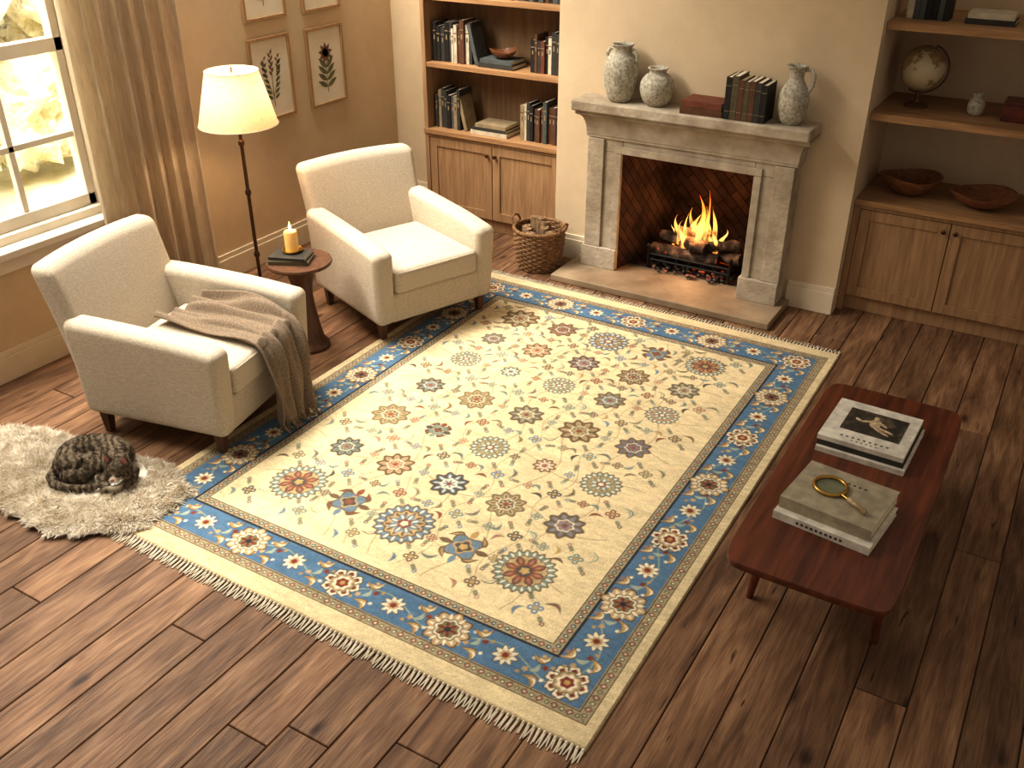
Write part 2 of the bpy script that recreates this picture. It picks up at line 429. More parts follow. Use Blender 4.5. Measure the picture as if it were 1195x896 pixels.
# ------------------------------------------------------------------ books
def book(mb, c, t, d, h, mi, R=None, spine=True):
    c = Vector(c); R = R or Matrix.Identity(3)
    def bb(x0, x1, y0, y1, z0, z1, m):
        cc = Vector(((x0 + x1) / 2, (y0 + y1) / 2, (z0 + z1) / 2))
        mb.box(c + R @ cc, (x1 - x0, y1 - y0, z1 - z0), m, R)
    k = .0025
    bb(-t / 2, -t / 2 + k, -d / 2, d / 2, 0, h, mi); bb(t / 2 - k, t / 2, -d / 2, d / 2, 0, h, mi)
    bb(-t / 2 + k, t / 2 - k, -d / 2, -d / 2 + k, 0, h, mi)
    bb(-t / 2 + k, t / 2 - k, -d / 2 + k, d / 2 - .004, .004, h - .004, PG)
def row(mb, x0, x1, y, z, hmin, hmax, cols, rng, lean_last=False, dep=.17):
    x = x0
    while True:
        t = rng.uniform(.018, .036)
        if x + t > x1: break
        h = rng.uniform(hmin, hmax); d = rng.uniform(dep - .03, dep); c_ = rng.choice(cols); yy = y + rng.uniform(0, .012)
        book(mb, (x + t / 2, yy, z), t, d, h, c_)
        lb = 7 if c_ in (0, 2, 3, 4, 5, 6) else 2
        mb.box((x + t / 2, yy - d / 2 - .0004, z + h * .78), (t * .86, .001, .006), lb)
        mb.box((x + t / 2, yy - d / 2 - .0004, z + h * .62), (t * .3, .001, h * .12), lb)
        x += t + .002
    if lean_last:
        a = rad(-14); t = .03; h = hmax * .95
        book(mb, (x + .045, y, z + abs(math.sin(a)) * t / 2), t, dep - .02, h, rng.choice(cols), RY(a))
def flat(mb, c, w, d, t, mi, rz=0):
    R = RZ(rz) @ RY(rad(90))
    cc = Vector(c) + Vector((0, 0, t / 2)) - RZ(rz) @ Vector((w / 2, 0, 0))
    book(mb, cc, t, d, w, mi, R)
rng = random.Random(11)
mb = MB(); y = YF + .15; e = .001
row(mb, -4.36, -4.02, y, 1.256, .24, .31, [0, 3, 7, 6, 1, 2, 6], rng, True)
flat(mb, (-3.80, y, 1.256), .30, .20, .03, 0); flat(mb, (-3.80, y, 1.287), .27, .19, .028, 3)
row(mb, -3.52, -3.24, y, 1.256, .22, .29, [0, 1, 2, 4, 7, 6], rng)
row(mb, -4.36, -4.12, y, .758, .24, .31, [6, 0, 3, 6, 7], rng, True)
flat(mb, (-3.86, y, .758), .32, .22, .03, 1); flat(mb, (-3.86, y, .789), .30, .21, .022, 0); flat(mb, (-3.85, y, .812), .27, .2, .026, 7)
row(mb, -3.60, -3.24, y, .758, .24, .31, [1, 7, 0, 2, 6, 3], rng)
row(mb, -4.0, -3.25, y, 1.731, .2, .28, [0, 3, 7, 2, 6], rng)
mb.obj('shelf_books', BM)
mb = MB(); y = YF + .2
row(mb, -1.05, -.80, y, 1.811, .22, .27, [3, 7, 1, 3, 6], rng)
flat(mb, (-.60, y, 1.811), .26, .2, .028, 0); flat(mb, (-.60, y, 1.840), .24, .19, .03, 1)
mb.obj('alcove_books', BM)

# ------------------------------------------------------------------ fireplace
fp = group('stone_fireplace')
HX0, HX1 = -2.97, -1.40
mb = MB(); mb.bx(HX0, HX1, 5.49, YC, 0, .05); mb.bx(ox0, ox1, YC, 6.55, 0, .05)
mb.obj('hearth_slab', m_hearth, fp, bevel=0.008)
mb = MB()
for sgn, xo, xi in ((1, -2.86, -2.61), (-1, -1.45, -1.70)):
    a, b_ = sorted((xo, xi))
    mb.bx(a - .015, b_ + .0, 5.765, YC - .001, .05, .20)
    mb.bx(a, b_, 5.80, YC - .001, .20, .88); mb.bx(a, b_, 5.80, YC - .001, .881, 1.04)
    xi2 = xi - sgn * .05
    c0, c1 = sorted((xi, xi2)); mb.bx(c0, c1, 5.783, 5.799, .201, .879)
    xo2 = xo + sgn * .12; c0, c1 = sorted((xo, xo2)); mb.bx(c0 , c1 , 5.780, 5.799, .201, .965)
mb.bx(-2.609, -1.701, 5.80, YC - .001, .88, 1.04)
mb.bx(-2.66, -1.65, 5.783, 5.799, .881, .93)
mb.obj('surround', m_stone, fp, bevel=0.004)
def molding(mb, x0, x1, yf, yb, prof):
    n = len(prof); vs = []; fs = []
    for (o, z) in prof:
        vs += [(x0 - o, yb, z), (x0 - o, yf - o, z), (x1 + o, yf - o, z), (x1 + o, yb, z)]
    for k in range(n - 1):
        for i in range(3): fs.append((k * 4 + i, k * 4 + i + 1, (k + 1) * 4 + i + 1, (k + 1) * 4 + i))
    fs.append((0, 1, 2, 3)); fs.append(tuple((n - 1) * 4 + i for i in range(4)))
    for k in range(n - 1): fs.append((k * 4, (k + 1) * 4, (k + 1) * 4 + 3, k * 4 + 3))
    mb.add(vs, fs)
mb = MB()
prof = [(0, .966), (.012, .97), (.012, .985), (.016, .99), (.016, 1.0)]
for i in range(9):
    t = i / 8 * math.pi / 2; prof.append((.016 + .05 * (1 - math.cos(t)), 1.0 + .12 * math.sin(t)))
prof += [(.076, 1.125), (.076, 1.145), (.082, 1.15)]
molding(mb, -2.86, -1.45, 5.80, YC - .001, prof)
mb.obj('cornice', m_stone, fp, sharp=30)
mb = MB(); mb.bx(-2.955, -1.37, 5.69, YC - .001, 1.151, 1.22); mb.obj('mantel_shelf', m_stone, fp, bevel=0.012, bseg=3)
# brick lining
m_brick, nt, b, out = new_mat('firebrick')
tc = nt.nodes.new('ShaderNodeTexCoord'); sx = nt.nodes.new('ShaderNodeSeparateXYZ'); nt.links.new(tc.outputs['Object'], sx.inputs[0])
ad = nt.nodes.new('ShaderNodeMath'); ad.operation = 'ADD'; nt.links.new(sx.outputs[0], ad.inputs[0]); nt.links.new(sx.outputs[1], ad.inputs[1])
cb = nt.nodes.new('ShaderNodeCombineXYZ'); nt.links.new(ad.outputs[0], cb.inputs[0]); nt.links.new(sx.outputs[2], cb.inputs[1])
mp = nt.nodes.new('ShaderNodeMapping'); mp.inputs['Rotation'].default_value = (0, 0, rad(45)); nt.links.new(cb.outputs[0], mp.inputs[0])
bt = nt.nodes.new('ShaderNodeTexBrick'); nt.links.new(mp.outputs[0], bt.inputs['Vector'])
bt.inputs['Color1'].default_value = S((88, 62, 48)); bt.inputs['Color2'].default_value = S((66, 48, 38)); bt.inputs['Mortar'].default_value = S((40, 32, 27))
bt.inputs['Scale'].default_value = 1.0; bt.inputs['Brick Width'].default_value = .19; bt.inputs['Row Height'].default_value = .062; bt.inputs['Mortar Size'].default_value = .004
nt.links.new(bt.outputs[0], b.inputs['Base Color']); b.inputs['Roughness'].default_value = 0.95; b.inputs['Specular IOR Level'].default_value = .1
bp = nt.nodes.new('ShaderNodeBump'); bp.inputs['Distance'].default_value = .005; bp.invert = True; nt.links.new(bt.outputs['Fac'], bp.inputs['Height']); nt.links.new(bp.outputs[0], b.inputs['Normal'])
mulnoise(m_brick, 4, (.34, .32, .31), (1, 1, 1), .36, .62, detail=6)
mb = MB()
def wallq(p0, p1, p2, p3, th):
    a = [Vector(p) for p in (p0, p1, p2, p3)]; t = Vector(th); vs = a + [q + t for q in a]
    mb.add(vs, [(0, 1, 2, 3), (7, 6, 5, 4), (0, 4, 5, 1), (1, 5, 6, 2), (2, 6, 7, 3), (3, 7, 4, 0)])
zt = oz1 - .005
wallq((ox0 + .01, YC - .14, .05), (ox0 + .17, 6.45, .05), (ox0 + .17, 6.45, zt), (ox0 + .01, YC - .14, zt), (-.008, .0, 0))
wallq((ox1 - .01, YC - .14, .05), (ox1 - .17, 6.45, .05), (ox1 - .17, 6.45, zt), (ox1 - .01, YC - .14, zt), (.008, .0, 0))
wallq((ox0 + .16, 6.45, .05), (ox1 - .16, 6.45, .05), (ox1 - .16, 6.45, zt), (ox0 + .16, 6.45, zt), (0, .03, 0))
wallq((ox0 + .02, YC, .052), (ox1 - .02, YC, .052), (ox1 - .16, 6.45, .052), (ox0 + .16, 6.45, .052), (0, 0, .006))
mb.obj('firebrick_lining', m_brick, fp)

# grate, logs, flames
fc = Vector((-2.13, 6.08, .06))
fire = group('log_fire', fc)
mb = MB()
for i in range(7):
    x = -.27 + i * .09
    mb.tube([(x, -.13, .09), (x, -.12, .05), (x, .12, .05), (x, .14, .10)], .007, 6)
mb.tube([(-.31, -.13, .06), (.31, -.13, .06)], .008, 6); mb.tube([(-.31, -.13, .10), (.31, -.13, .10)], .008, 6); mb.tube([(-.29, .12, .045), (.29, .12, .045)], .008, 6)
for x in (-.30, .30):
    mb.tube([(x, -.14, 0), (x, -.14, .15)], .009, 6); mb.ell((x, -.14, .16), (.016, .016, .018)); mb.tube([(x, .12, 0), (x, .12, .05)], .008, 6)
mb.obj('grate', m_iron, fire)
m_log, nt, b, out = new_mat('charred_log')
nz = noise_node(nt, 14, (1, 1, 1), 8); r = ramp_node(nt, nz.outputs[0], [(0.4, S((32, 24, 20))), (0.55, S((88, 66, 48))), (0.7, S((146, 118, 92)))])
nt.links.new(r.outputs[0], b.inputs['Base Color']); b.inputs['Roughness'].default_value = .9
n2 = noise_node(nt, 9, (1, 1, 1), 4); r2 = ramp_node(nt, n2.outputs[0], [(0.58, (0, 0, 0, 1)), (0.70, S((255, 90, 15)))])
nt.links.new(r2.outputs[0], b.inputs['Emission Color']); b.inputs['Emission Strength'].default_value = 1.4
bp = nt.nodes.new('ShaderNodeBump'); bp.inputs['Distance'].default_value = .01; nt.links.new(nz.outputs[0], bp.inputs['Height']); nt.links.new(bp.outputs[0], b.inputs['Normal'])
def log(mb, p0, p1, r, seed, mi=0):
    rg = random.Random(seed); p0 = Vector(p0); p1 = Vector(p1); pts = []; rr = []
    for i in range(9):
        t = i / 8; pts.append(p0.lerp(p1, t) + Vector((0, rg.uniform(-.006, .006), rg.uniform(-.006, .006)))); rr.append(r * rg.uniform(.88, 1.08) * (0.9 if i in (0, 8) else 1))
    mb.tube(pts, rr, 10, mi)
mb = MB()
log(mb, (-.30, -.07, .115), (.18, -.04, .11), .050, 1); log(mb, (-.14, .07, .11), (.32, .02, .115), .048, 2)
log(mb, (-.28, .05, .185), (.10, -.08, .20), .044, 3); log(mb, (-.02, -.09, .19), (.28, .06, .205), .040, 4); log(mb, (-.16, -.03, .26), (.10, .05, .255), .034, 5)
mb.obj('logs', m_log, fire)
rg = random.Random(5); mb = MB()
for i in range(110):
    r_ = rg.uniform(.008, .022); mb.ell((rg.uniform(-.26, .26), rg.uniform(-.19, .13), r_ * .6), (r_, r_ * .8, r_ * .7), seg=7, rings=5)
m_ember, nt, b, out = new_mat('embers')
nz = noise_node(nt, 16, (1, 1, 1), 4); r = ramp_node(nt, nz.outputs[0], [(0.45, S((44, 36, 32))), (0.6, S((92, 78, 68)))]); nt.links.new(r.outputs[0], b.inputs['Base Color'])
r2 = ramp_node(nt, nz.outputs[0], [(0.58, (0, 0, 0, 1)), (0.72, S((255, 80, 12)))]); nt.links.new(r2.outputs[0], b.inputs['Emission Color']); b.inputs['Emission Strength'].default_value = 1.1
mb.obj('embers', m_ember, fire)
m_flame, nt, b, out = new_mat('flame')
tc = nt.nodes.new('ShaderNodeTexCoord'); sx = nt.nodes.new('ShaderNodeSeparateXYZ'); nt.links.new(tc.outputs['Object'], sx.inputs[0])
mr = nt.nodes.new('ShaderNodeMapRange'); mr.inputs[1].default_value = .12; mr.inputs[2].default_value = .52; nt.links.new(sx.outputs[2], mr.inputs[0])
cr = ramp_node(nt, mr.outputs[0], [(0.0, S((255, 140, 46))), (0.3, S((255, 204, 110))), (0.65, S((255, 176, 76))), (1, S((255, 110, 28)))])
em = nt.nodes.new('ShaderNodeEmission'); em.inputs[1].default_value = 3.4; nt.links.new(cr.outputs[0], em.inputs[0])
tr = nt.nodes.new('ShaderNodeBsdfTransparent'); lw = nt.nodes.new('ShaderNodeLayerWeight'); lw.inputs[0].default_value = .45
nz = noise_node(nt, 14, (1.6, 1.6, .5), 3); mm = nt.nodes.new('ShaderNodeMath'); mm.operation = 'MULTIPLY'
iv = nt.nodes.new('ShaderNodeMath'); iv.operation = 'SUBTRACT'; iv.inputs[0].default_value = 1.0; nt.links.new(lw.outputs['Facing'], iv.inputs[1])
rn = ramp_node(nt, nz.outputs[0], [(0.38, (0.08,) * 3 + (1,)), (0.62, (.85,) * 3 + (1,))])
nt.links.new(iv.outputs[0], mm.inputs[0]); nt.links.new(rn.outputs[0], mm.inputs[1])
mx = nt.nodes.new('ShaderNodeMixShader'); nt.links.new(mm.outputs[0], mx.inputs[0]); nt.links.new(tr.outputs[0], mx.inputs[1]); nt.links.new(em.outputs[0], mx.inputs[2])
nt.links.new(mx.outputs[0], out.inputs[0]); nt.nodes.remove(b)
mb = MB(); rg = random.Random(9)
def flame(cx, cy, z0, h, r, sd):
    rg = random.Random(sd); ph = rg.uniform(0, 6); amp = rg.uniform(.01, .028); pts = []; rr = []; n = 18
    for i in range(n):
        t = i / (n - 1); pts.append((cx + amp * math.sin(ph + 5 * t) * (0.3 + t), cy + amp * .6 * math.cos(ph + 4 * t) * t, z0 + h * t))
        rr.append(max(.0006, r * (math.sin(math.pi * min(1, (t * .9 + .12))) ** .8 if (t * .9 + .12) < 1 else 0) * (1 - t) ** .55 * (1 + .12 * math.sin(11 * t + ph))))
    mb.tube(pts, rr, 10)
for (x, h, r) in ((-.17, .15, .020), (-.13, .21, .025), (-.09, .20, .027), (-.05, .30, .030), (.0, .38, .035), (.04, .34, .032), (.07, .26, .028), (.10, .34, .028), (.14, .20, .025), (.18, .15, .020), (-.02, .24, .036), (.06, .42, .019), (-.07, .27, .018)):
    flame(x, rg.uniform(-.05, .06), .15 + rg.uniform(-.03, .03), h, r, int(x * 1000) + 500)
mb.obj('flames', m_flame, fire)

# ------------------------------------------------------------------ mantel objects
ZM = 1.2205
def jar(name, prof, loc, handles=None, mat=m_ceramic):
    mb = MB(); n = len(prof)
    P = [Vector((p[0], p[1], 0)) for p in prof]; out = []
    for i in range(n - 1):
        p0 = P[max(i - 1, 0)]; p1 = P[i]; p2 = P[i + 1]; p3 = P[min(i + 2, n - 1)]
        for k in range(4):
            t = k / 4; q = 0.5 * ((2 * p1) + (p2 - p0) * t + (2 * p0 - 5 * p1 + 4 * p2 - p3) * t * t + (3 * p1 - p0 - 3 * p2 + p3) * t ** 3)
            out.append((max(q.x, .0008), q.y))
    out.append((P[-1].x, P[-1].y))
    mb.lathe(out, seg=40)
    for h in (handles or []): mb.tube(h[0], h[1], 8)
    return mb.obj(name, mat, loc=loc, sharp=60)
jar('stoneware_jar', [(.06, 0), (.085, .03), (.108, .12), (.112, .2), (.095, .27), (.062, .305), (.062, .335), (.074, .355), (.07, .36), (.055, .35), (.05, .30), (.0008, .1)], (-2.66, 5.82, ZM),
    [([(.06, 0, .325), (.085, 0, .325), (.105, 0, .29), (.10, 0, .25)], .012), ([(-.06, 0, .325), (-.085, 0, .325), (-.105, 0, .29), (-.10, 0, .25)], .012)])
jar('stoneware_pot', [(.055, 0), (.085, .03), (.108, .09), (.104, .15), (.075, .19), (.055, .20), (.055, .22), (.066, .232), (.06, .235), (.045, .22), (.0008, .1)], (-2.41, 5.83, ZM))
jar('stoneware_pitcher', [(.05, 0), (.07, .03), (.09, .11), (.085, .18), (.055, .24), (.042, .27), (.046, .31), (.062, .335), (.058, .338), (.04, .31), (.0008, .12)], (-1.53, 5.82, ZM),
    [([(.05, 0, .318), (.085, 0, .32), (.105, 0, .285), (.10, 0, .23), (.075, 0, .19)], [.012, .012, .011, .011, .013])])
mb = MB()
flat(mb, (-2.07, 5.82, ZM), .27, .2, .042, 2, rad(2)); flat(mb, (-2.065, 5.82, ZM + .043), .26, .19, .038, 4, rad(-1))
x = -1.92
for (t, h, c) in ((.036, .25, 6), (.04, .26, 5), (.034, .24, 2), (.03, .235, 5), (.034, .24, 2), (.036, .235, 0), (.034, .225, 6)):
    book(mb, (x + t / 2, 5.81, ZM), t, .18, h, c)
    for zz in (.2, .8): mb.box((x + t / 2, 5.7195, ZM + h * zz), (t * .9, .001, .003), 7)
    x += t + .002
mb.obj('mantel_books', BM)

# ------------------------------------------------------------------ alcove objects
gl_ = group('desk_globe', (-.92, 6.33, 1.296))
m_globe, nt, b, out = new_mat('globe_map')
nz = noise_node(nt, 7, (1, 1, 1), 8); r = ramp_node(nt, nz.outputs[0], [(0.0, S((202, 188, 154))), (0.49, S((196, 182, 148))), (0.51, S((144, 118, 80))), (0.56, S((170, 146, 104)))])
nt.links.new(r.outputs[0], b.inputs['Base Color']); b.inputs['Roughness'].default_value = .4
mb = MB(); mb.ell((0, 0, .225), (.128, .128, .128), seg=40, rings=24); mb.obj('globe_ball', m_globe, gl_)
mb = MB()
ax = Vector((math.sin(rad(23)), 0, math.cos(rad(23))))
mb.tube([Vector((.143 * math.sin(rad(a)), 0, .225 + .143 * math.cos(rad(a)))) for a in range(23, 204, 9)], .006, 8)
mb.tube([Vector((0, 0, .225)) + ax * .146, Vector((0, 0, .225)) - ax * .146], .004, 6)
mb.lathe([(.07, 0), (.07, .012), (.05, .02), (.02, .03), (.013, .045), (.018, .06), (.012, .075), (.01, .088)], seg=28)
mb.obj('globe_stand', m_walnut, gl_)
jar('small_jar', [(.03, 0), (.045, .02), (.048, .06), (.04, .085), (.026, .095), (.026, .11), (.034, .122), (.03, .124), (.02, .11), (.0008, .06)], (-.58, 6.28, 1.296))
jar('small_vase', [(.03, 0), (.05, .03), (.055, .08), (.04, .12), (.024, .14), (.024, .16), (.03, .17), (.02, .168), (.0008, .1)], (-.36, 6.27, 1.811))
mb = MB(); mb.box((-.33, 6.28, 1.296 + .055), (.2, .15, .075)); mb.box((-.33, 6.28, 1.296 + .103), (.205, .155, .02)); mb.box((-.33, 6.28, 1.296 + .01), (.21, .16, .018))
mb.obj('keepsake_box', M('red_lacquer_wood', (80, 32, 20), (112, 48, 30), scale=12, rough=.35), bevel=.003)
def bowl(name, r, h, loc, wob, sc=1):
    mb = MB()
    def fn(p):
        a = math.atan2(p.y, p.x); k = 1 + wob * math.sin(2 * a + 1) * (p.z / h); return Vector((p.x * k, p.y * k, p.z + .012 * math.sin(2 * a) * p.z / h))
    mb.lathe([(r * .4, 0), (r * .45, .006), (r * .75, h * .35), (r * .95, h * .8), (r, h), (r * .96, h * 1.02), (r * .9, h * .85), (r * .68, h * .4), (r * .35, h * .16), (.0008, h * .14)], seg=40, fn=fn)
    return mb.obj(name, m_bowl, loc=loc, sharp=70)
bowl('wooden_bowl', .175, .115, (-.86, 6.33, .758), .07); bowl('wooden_bowl.001', .19, .085, (-.43, 6.30, .758), .02)
bowl('small_wooden_bowl', .10, .06, (-3.79, YF + .15, 1.3155), .02)

# ------------------------------------------------------------------ framed botanical prints
m_frame = wood('frame_wood', (150, 116, 78), (182, 146, 104), 'z', rough=.55)
m_mat = M('print_paper', (222, 210, 184), (230, 219, 195), rough=.9)
m_ink = M('botanical_ink', (86, 88, 58), (122, 118, 80), scale=50, rough=.9)
m_ink2 = M('botanical_ink_brown', (112, 76, 56), (146, 106, 78), scale=50, rough=.9)
def print_(yc, zc, w, h, kind):
    g = group('framed_botanical_print', (XL, yc, zc)); mb = MB(); t = .022; b_ = .022
    mb.bx(0.001, t, -w / 2, w / 2, h / 2 - b_, h / 2); mb.bx(0.001, t, -w / 2, w / 2, -h / 2, -h / 2 + b_)
    mb.bx(0.001, t, -w / 2, -w / 2 + b_, -h / 2 + b_, h / 2 - b_); mb.bx(0.001, t, w / 2 - b_, w / 2, -h / 2 + b_, h / 2 - b_)
    mb.obj('frame', m_frame, g, bevel=.002)
    mb = MB(); mb.bx(.002, .010, -w / 2 + b_, w / 2 - b_, -h / 2 + b_, h / 2 - b_); mb.obj('paper', m_mat, g)
    mb = MB(); xx = .0115
    def leafp(y0, z0, ang, ln, wd, mi=0):
        d = Vector((0, math.sin(ang), math.cos(ang))); n = Vector((0, math.cos(ang), -math.sin(ang))); c = Vector((xx, y0, z0)); L_ = []; R_ = []
        for i in range(7):
            t_ = i / 6; w_ = wd * math.sin(math.pi * t_ ** .8); L_.append(c + d * ln * t_ + n * w_); R_.append(c + d * ln * t_ - n * w_)
        vs = L_ + R_[::-1]; mb.add(vs, [tuple(range(14))], mi)
    mb.bx(.0102, .0115, -.0025, .0025, -.19, .13)
    if kind == 0:
        for s_ in (-1, 1):
            mb.tube([(xx, 0, -.12), (xx, s_ * .045, -.02), (xx, s_ * .07, .08)], .0022, 4)
            for k in range(7): leafp(s_ * (.01 + k * .007), -.14 + k * .038, s_ * 1.0, .06, .011)
            for k in range(6): leafp(s_ * .066, .02 + k * .022, .7 * (1 if k % 2 else -1), .036, .008, 1)
        for k in range(8): leafp(0, .02 + k * .02, .6 * (1 if k % 2 else -1), .042, .009, 1)
    else:
        for k in range(9): leafp(0, .09, k * 2 * math.pi / 9, .078, .016, 1)
        for k in range(7): leafp(0, .09, k * 2 * math.pi / 7 + .3, .036, .010, 0)
        for k in range(4):
            for s_ in (-1, 1): leafp(0, -.15 + k * .045, s_ * (1.1 - .1 * k), .115, .018)
    mb.obj('botanical_art', [m_ink, m_ink2], g, fix=False)
print_(5.005, 1.265, .40, .56, 0); print_(5.575, 1.255, .40, .56, 1); print_(5.005, 1.93, .40, .56, 1); print_(5.575, 1.92, .40, .56, 0)

# ------------------------------------------------------------------ armchairs
def armchair(loc, rz):
    g = group('armchair', (loc[0], loc[1], 0), rz)
    hw = .43
    mb = MB()
    mb.rbox((.39, hw - .10, .095), .02, lambda p: Vector((p.x + .02, p.y, p.z + .225)))
    for s_ in (-1, 1):
        def fn(p, s_=s_):
            x = p.x; zt = (p.z + .25) / .5
            top = .628 - .03 * (x / .42) + .014 * math.sin((x + .42) * 3.6)
            z = .125 + zt * (top - .125)
            xx = x + .0 + (.025 * zt if x > 0 else -.02 * zt)
            yy = s_ * (hw - .068) + p.y * (1.0 + .12 * zt) + s_ * .012 * zt
            return Vector((xx, yy, z))
        mb.rbox((.42, .064, .25), .046, fn, nm=8, k=5)
    def fb(p):
        t = (p.z + .41) / .82
        xb = -.33 - .19 * t - .03 * t * t
        thick = .085 - .02 * t
        x = xb + p.x / .07 * thick
        wy = 1.0 + .02 * t - .06 * math.sin(math.pi * t) * .4
        z = .125 + t * .79 + .012 * (1 - (p.y / .42) ** 2) * t
        x += .03 * (p.y / .42) ** 2 * t + (.012 * math.cos(p.y * 3.6) * math.sin(math.pi * t) if p.x > 0 else 0)
        return Vector((x, p.y * wy * .98, z))
    mb.rbox((.07, .42, .41), .05, fb, nm=10, k=5)
    mb.obj('upholstered_frame', m_linen, g, sharp=180)
    mb = MB()
    def fs_(p):
        e = max(0, 1 - (p.x / .36) ** 2) * max(0, 1 - (p.y / .31) ** 2)
        return Vector((p.x + .085, p.y, p.z + .395 + (.022 * e if p.z > 0 else 0)))
    mb.rbox((.355, .298, .075), .034, fs_, nm=10)
    mb.obj('seat_cushion', m_linen, g, sharp=180)
    mb = MB()
    for z in (.335, .455):
        mb.tube([(-.1, -.292, z), (.41, -.292, z), (.432, -.27, z), (.436, 0, z + .001), (.432, .27, z), (.41, .292, z), (-.1, .292, z)], .0045, 6)
    mb.obj('cushion_piping', m_linen, g)
    mb = MB()
    for sx_ in (-1, 1):
        for sy_ in (-1, 1):
            p = Vector((loc[0], loc[1], 0)) + RZ(rz) @ Vector((sx_ * .345, sy_ * .365, 0))
            z0 = .0155 if p.x > -3.46 else 0.0
            mb.box((sx_ * .345, sy_ * .365, (.132 + z0) / 2), (.055, .055, .132 - z0), taper=.65)
    mb.obj('legs', m_walnut, g, bevel=.004)
    return g
c1 = armchair((-3.74, 3.0), rad(12)); c2 = armchair((-3.59, 4.60), rad(-21.7))

# throw blanket on chair 1
th = group('knitted_throw', (-3.74, 3.0, 0), rad(12))
Lp = [(-.22, -.02, .505), (-.05, -.06, .50), (.15, -.08, .502), (.34, -.09, .498), (.455, -.10, .46), (.495, -.11, .33), (.515, -.12, .18), (.53, -.13, .07)]
Rp = [(-.10, .255, .55), (.05, .275, .56), (.20, .28, .56), (.36, .27, .53), (.47, .25, .47), (.51, .21, .34), (.535, .17, .18), (.56, .13, .045)]
def cat(P, t):
    n = len(P) - 1; f = min(max(t * n, 0), n - 1e-6); i = int(f); t = f - i
    p0, p1, p2, p3 = [Vector(P[max(0, min(n, k))]) for k in (i - 1, i, i + 1, i + 2)]
    return 0.5 * ((2 * p1) + (p2 - p0) * t + (2 * p0 - 5 * p1 + 4 * p2 - p3) * t * t + (3 * p1 - p0 - 3 * p2 + p3) * t ** 3)
def tp(u, v, lift=0):
    a = cat(Lp, v); b_ = cat(Rp, v); p = a.lerp(b_, u)
    sag = -.03 * math.sin(math.pi * u) * (1 if v < .5 else .2)
    w = .018 * math.sin(u * 19 + 3 * v + 1.2 * math.sin(5 * v)) + .011 * math.sin(u * 33 - 6 * v) + .008 * math.sin(u * 9 + v * 17)
    f_ = min(1, max(0, (v - .52) * 5))
    nrm = Vector((f_, 0, 1 - f_ * .8)).normalized()
    p = p + nrm * (w + .014 + lift) + Vector((0, 0, sag * (1 - f_)))
    if v < .55: p.z = max(p.z, .505 + .010 * math.sin(u * 21 + v * 9))
    p.z = max(p.z, .026)
    return p
mb = MB(); mb.grid(60, 80, tp)
o = mb.obj('throw_cloth', m_throw, th, sharp=180, fix=False)
sd = o.modifiers.new('thick', 'SOLIDIFY'); sd.thickness = .009; sd.offset = 0
mb = MB(); rg = random.Random(2)
for i in range(46):
    u = i / 45; p = tp(u, 1.0); q = p + Vector((rg.uniform(.0, .02), rg.uniform(-.012, .012), -.03)); q.z = max(q.z, .022); q2 = q + Vector((.022, rg.uniform(-.015, .015), -.012)); q2.z = max(q2.z, .020)
    mb.tube([p, q, q2], [.004, .0035, .002], 5)
mb.obj('throw_fringe', m_throw, th)

# ------------------------------------------------------------------ side table
st = group('round_side_table', (-3.76, 3.85, 0))
mb = MB(); mb.lathe([(.0008, .535), (.17, .535), (.188, .542), (.192, .552), (.188, .562), (.0008, .562)], seg=48)
mb.lathe([(.13, .0), (.13, .02), (.115, .035), (.10, .06), (.082, .14), (.066, .25), (.058, .34), (.064, .42), (.085, .49), (.12, .535)], seg=36)
mb.obj('turned_table', m_walnut, st)
mb = MB(); flat(mb, (-3.80, 3.83, .5625), .235, .17, .022, 5, rad(28)); flat(mb, (-3.80, 3.83, .585), .22, .155, .018, 0, rad(22)); mb.obj('side_table_books', BM)
cd = group('pillar_candle', (-3.815, 3.86, .6035))
mb = MB(); mb.lathe([(.0008, 0), (.055, 0), (.06, .006), (.062, .014), (.056, .012), (.05, .006), (.0008, .005)]); mb.obj('candle_dish', m_brass, cd)
m_wax = M('wax', (226, 190, 118), (232, 200, 130), rough=.5, sss=.3)
bw = m_wax.node_tree.nodes['Principled BSDF']; bw.inputs['Emission Color'].default_value = S((255, 170, 66)); bw.inputs['Emission Strength'].default_value = .18  # slight emission stands in for flame light glowing through the wax
mb = MB(); mb.lathe([(.0008, .006), (.038, .006), (.039, .02), (.039, .118), (.036, .125), (.03, .121), (.0008, .115)]); mb.tube([(0, 0, .115), (0, 0, .132)], .0015, 5); mb.obj('candle', m_wax, cd)
m_cf, nt, b, out = new_mat('candle_flame'); em = nt.nodes.new('ShaderNodeEmission'); em.inputs[0].default_value = S((255, 200, 110)); em.inputs[1].default_value = 10; nt.links.new(em.outputs[0], out.inputs[0]); nt.nodes.remove(b)
mb = MB(); mb.lathe([(.0008, .128), (.005, .134), (.0085, .144), (.007, .158), (.003, .172), (.0005, .184)], seg=14); mb.obj('candle_flame', m_cf, cd)

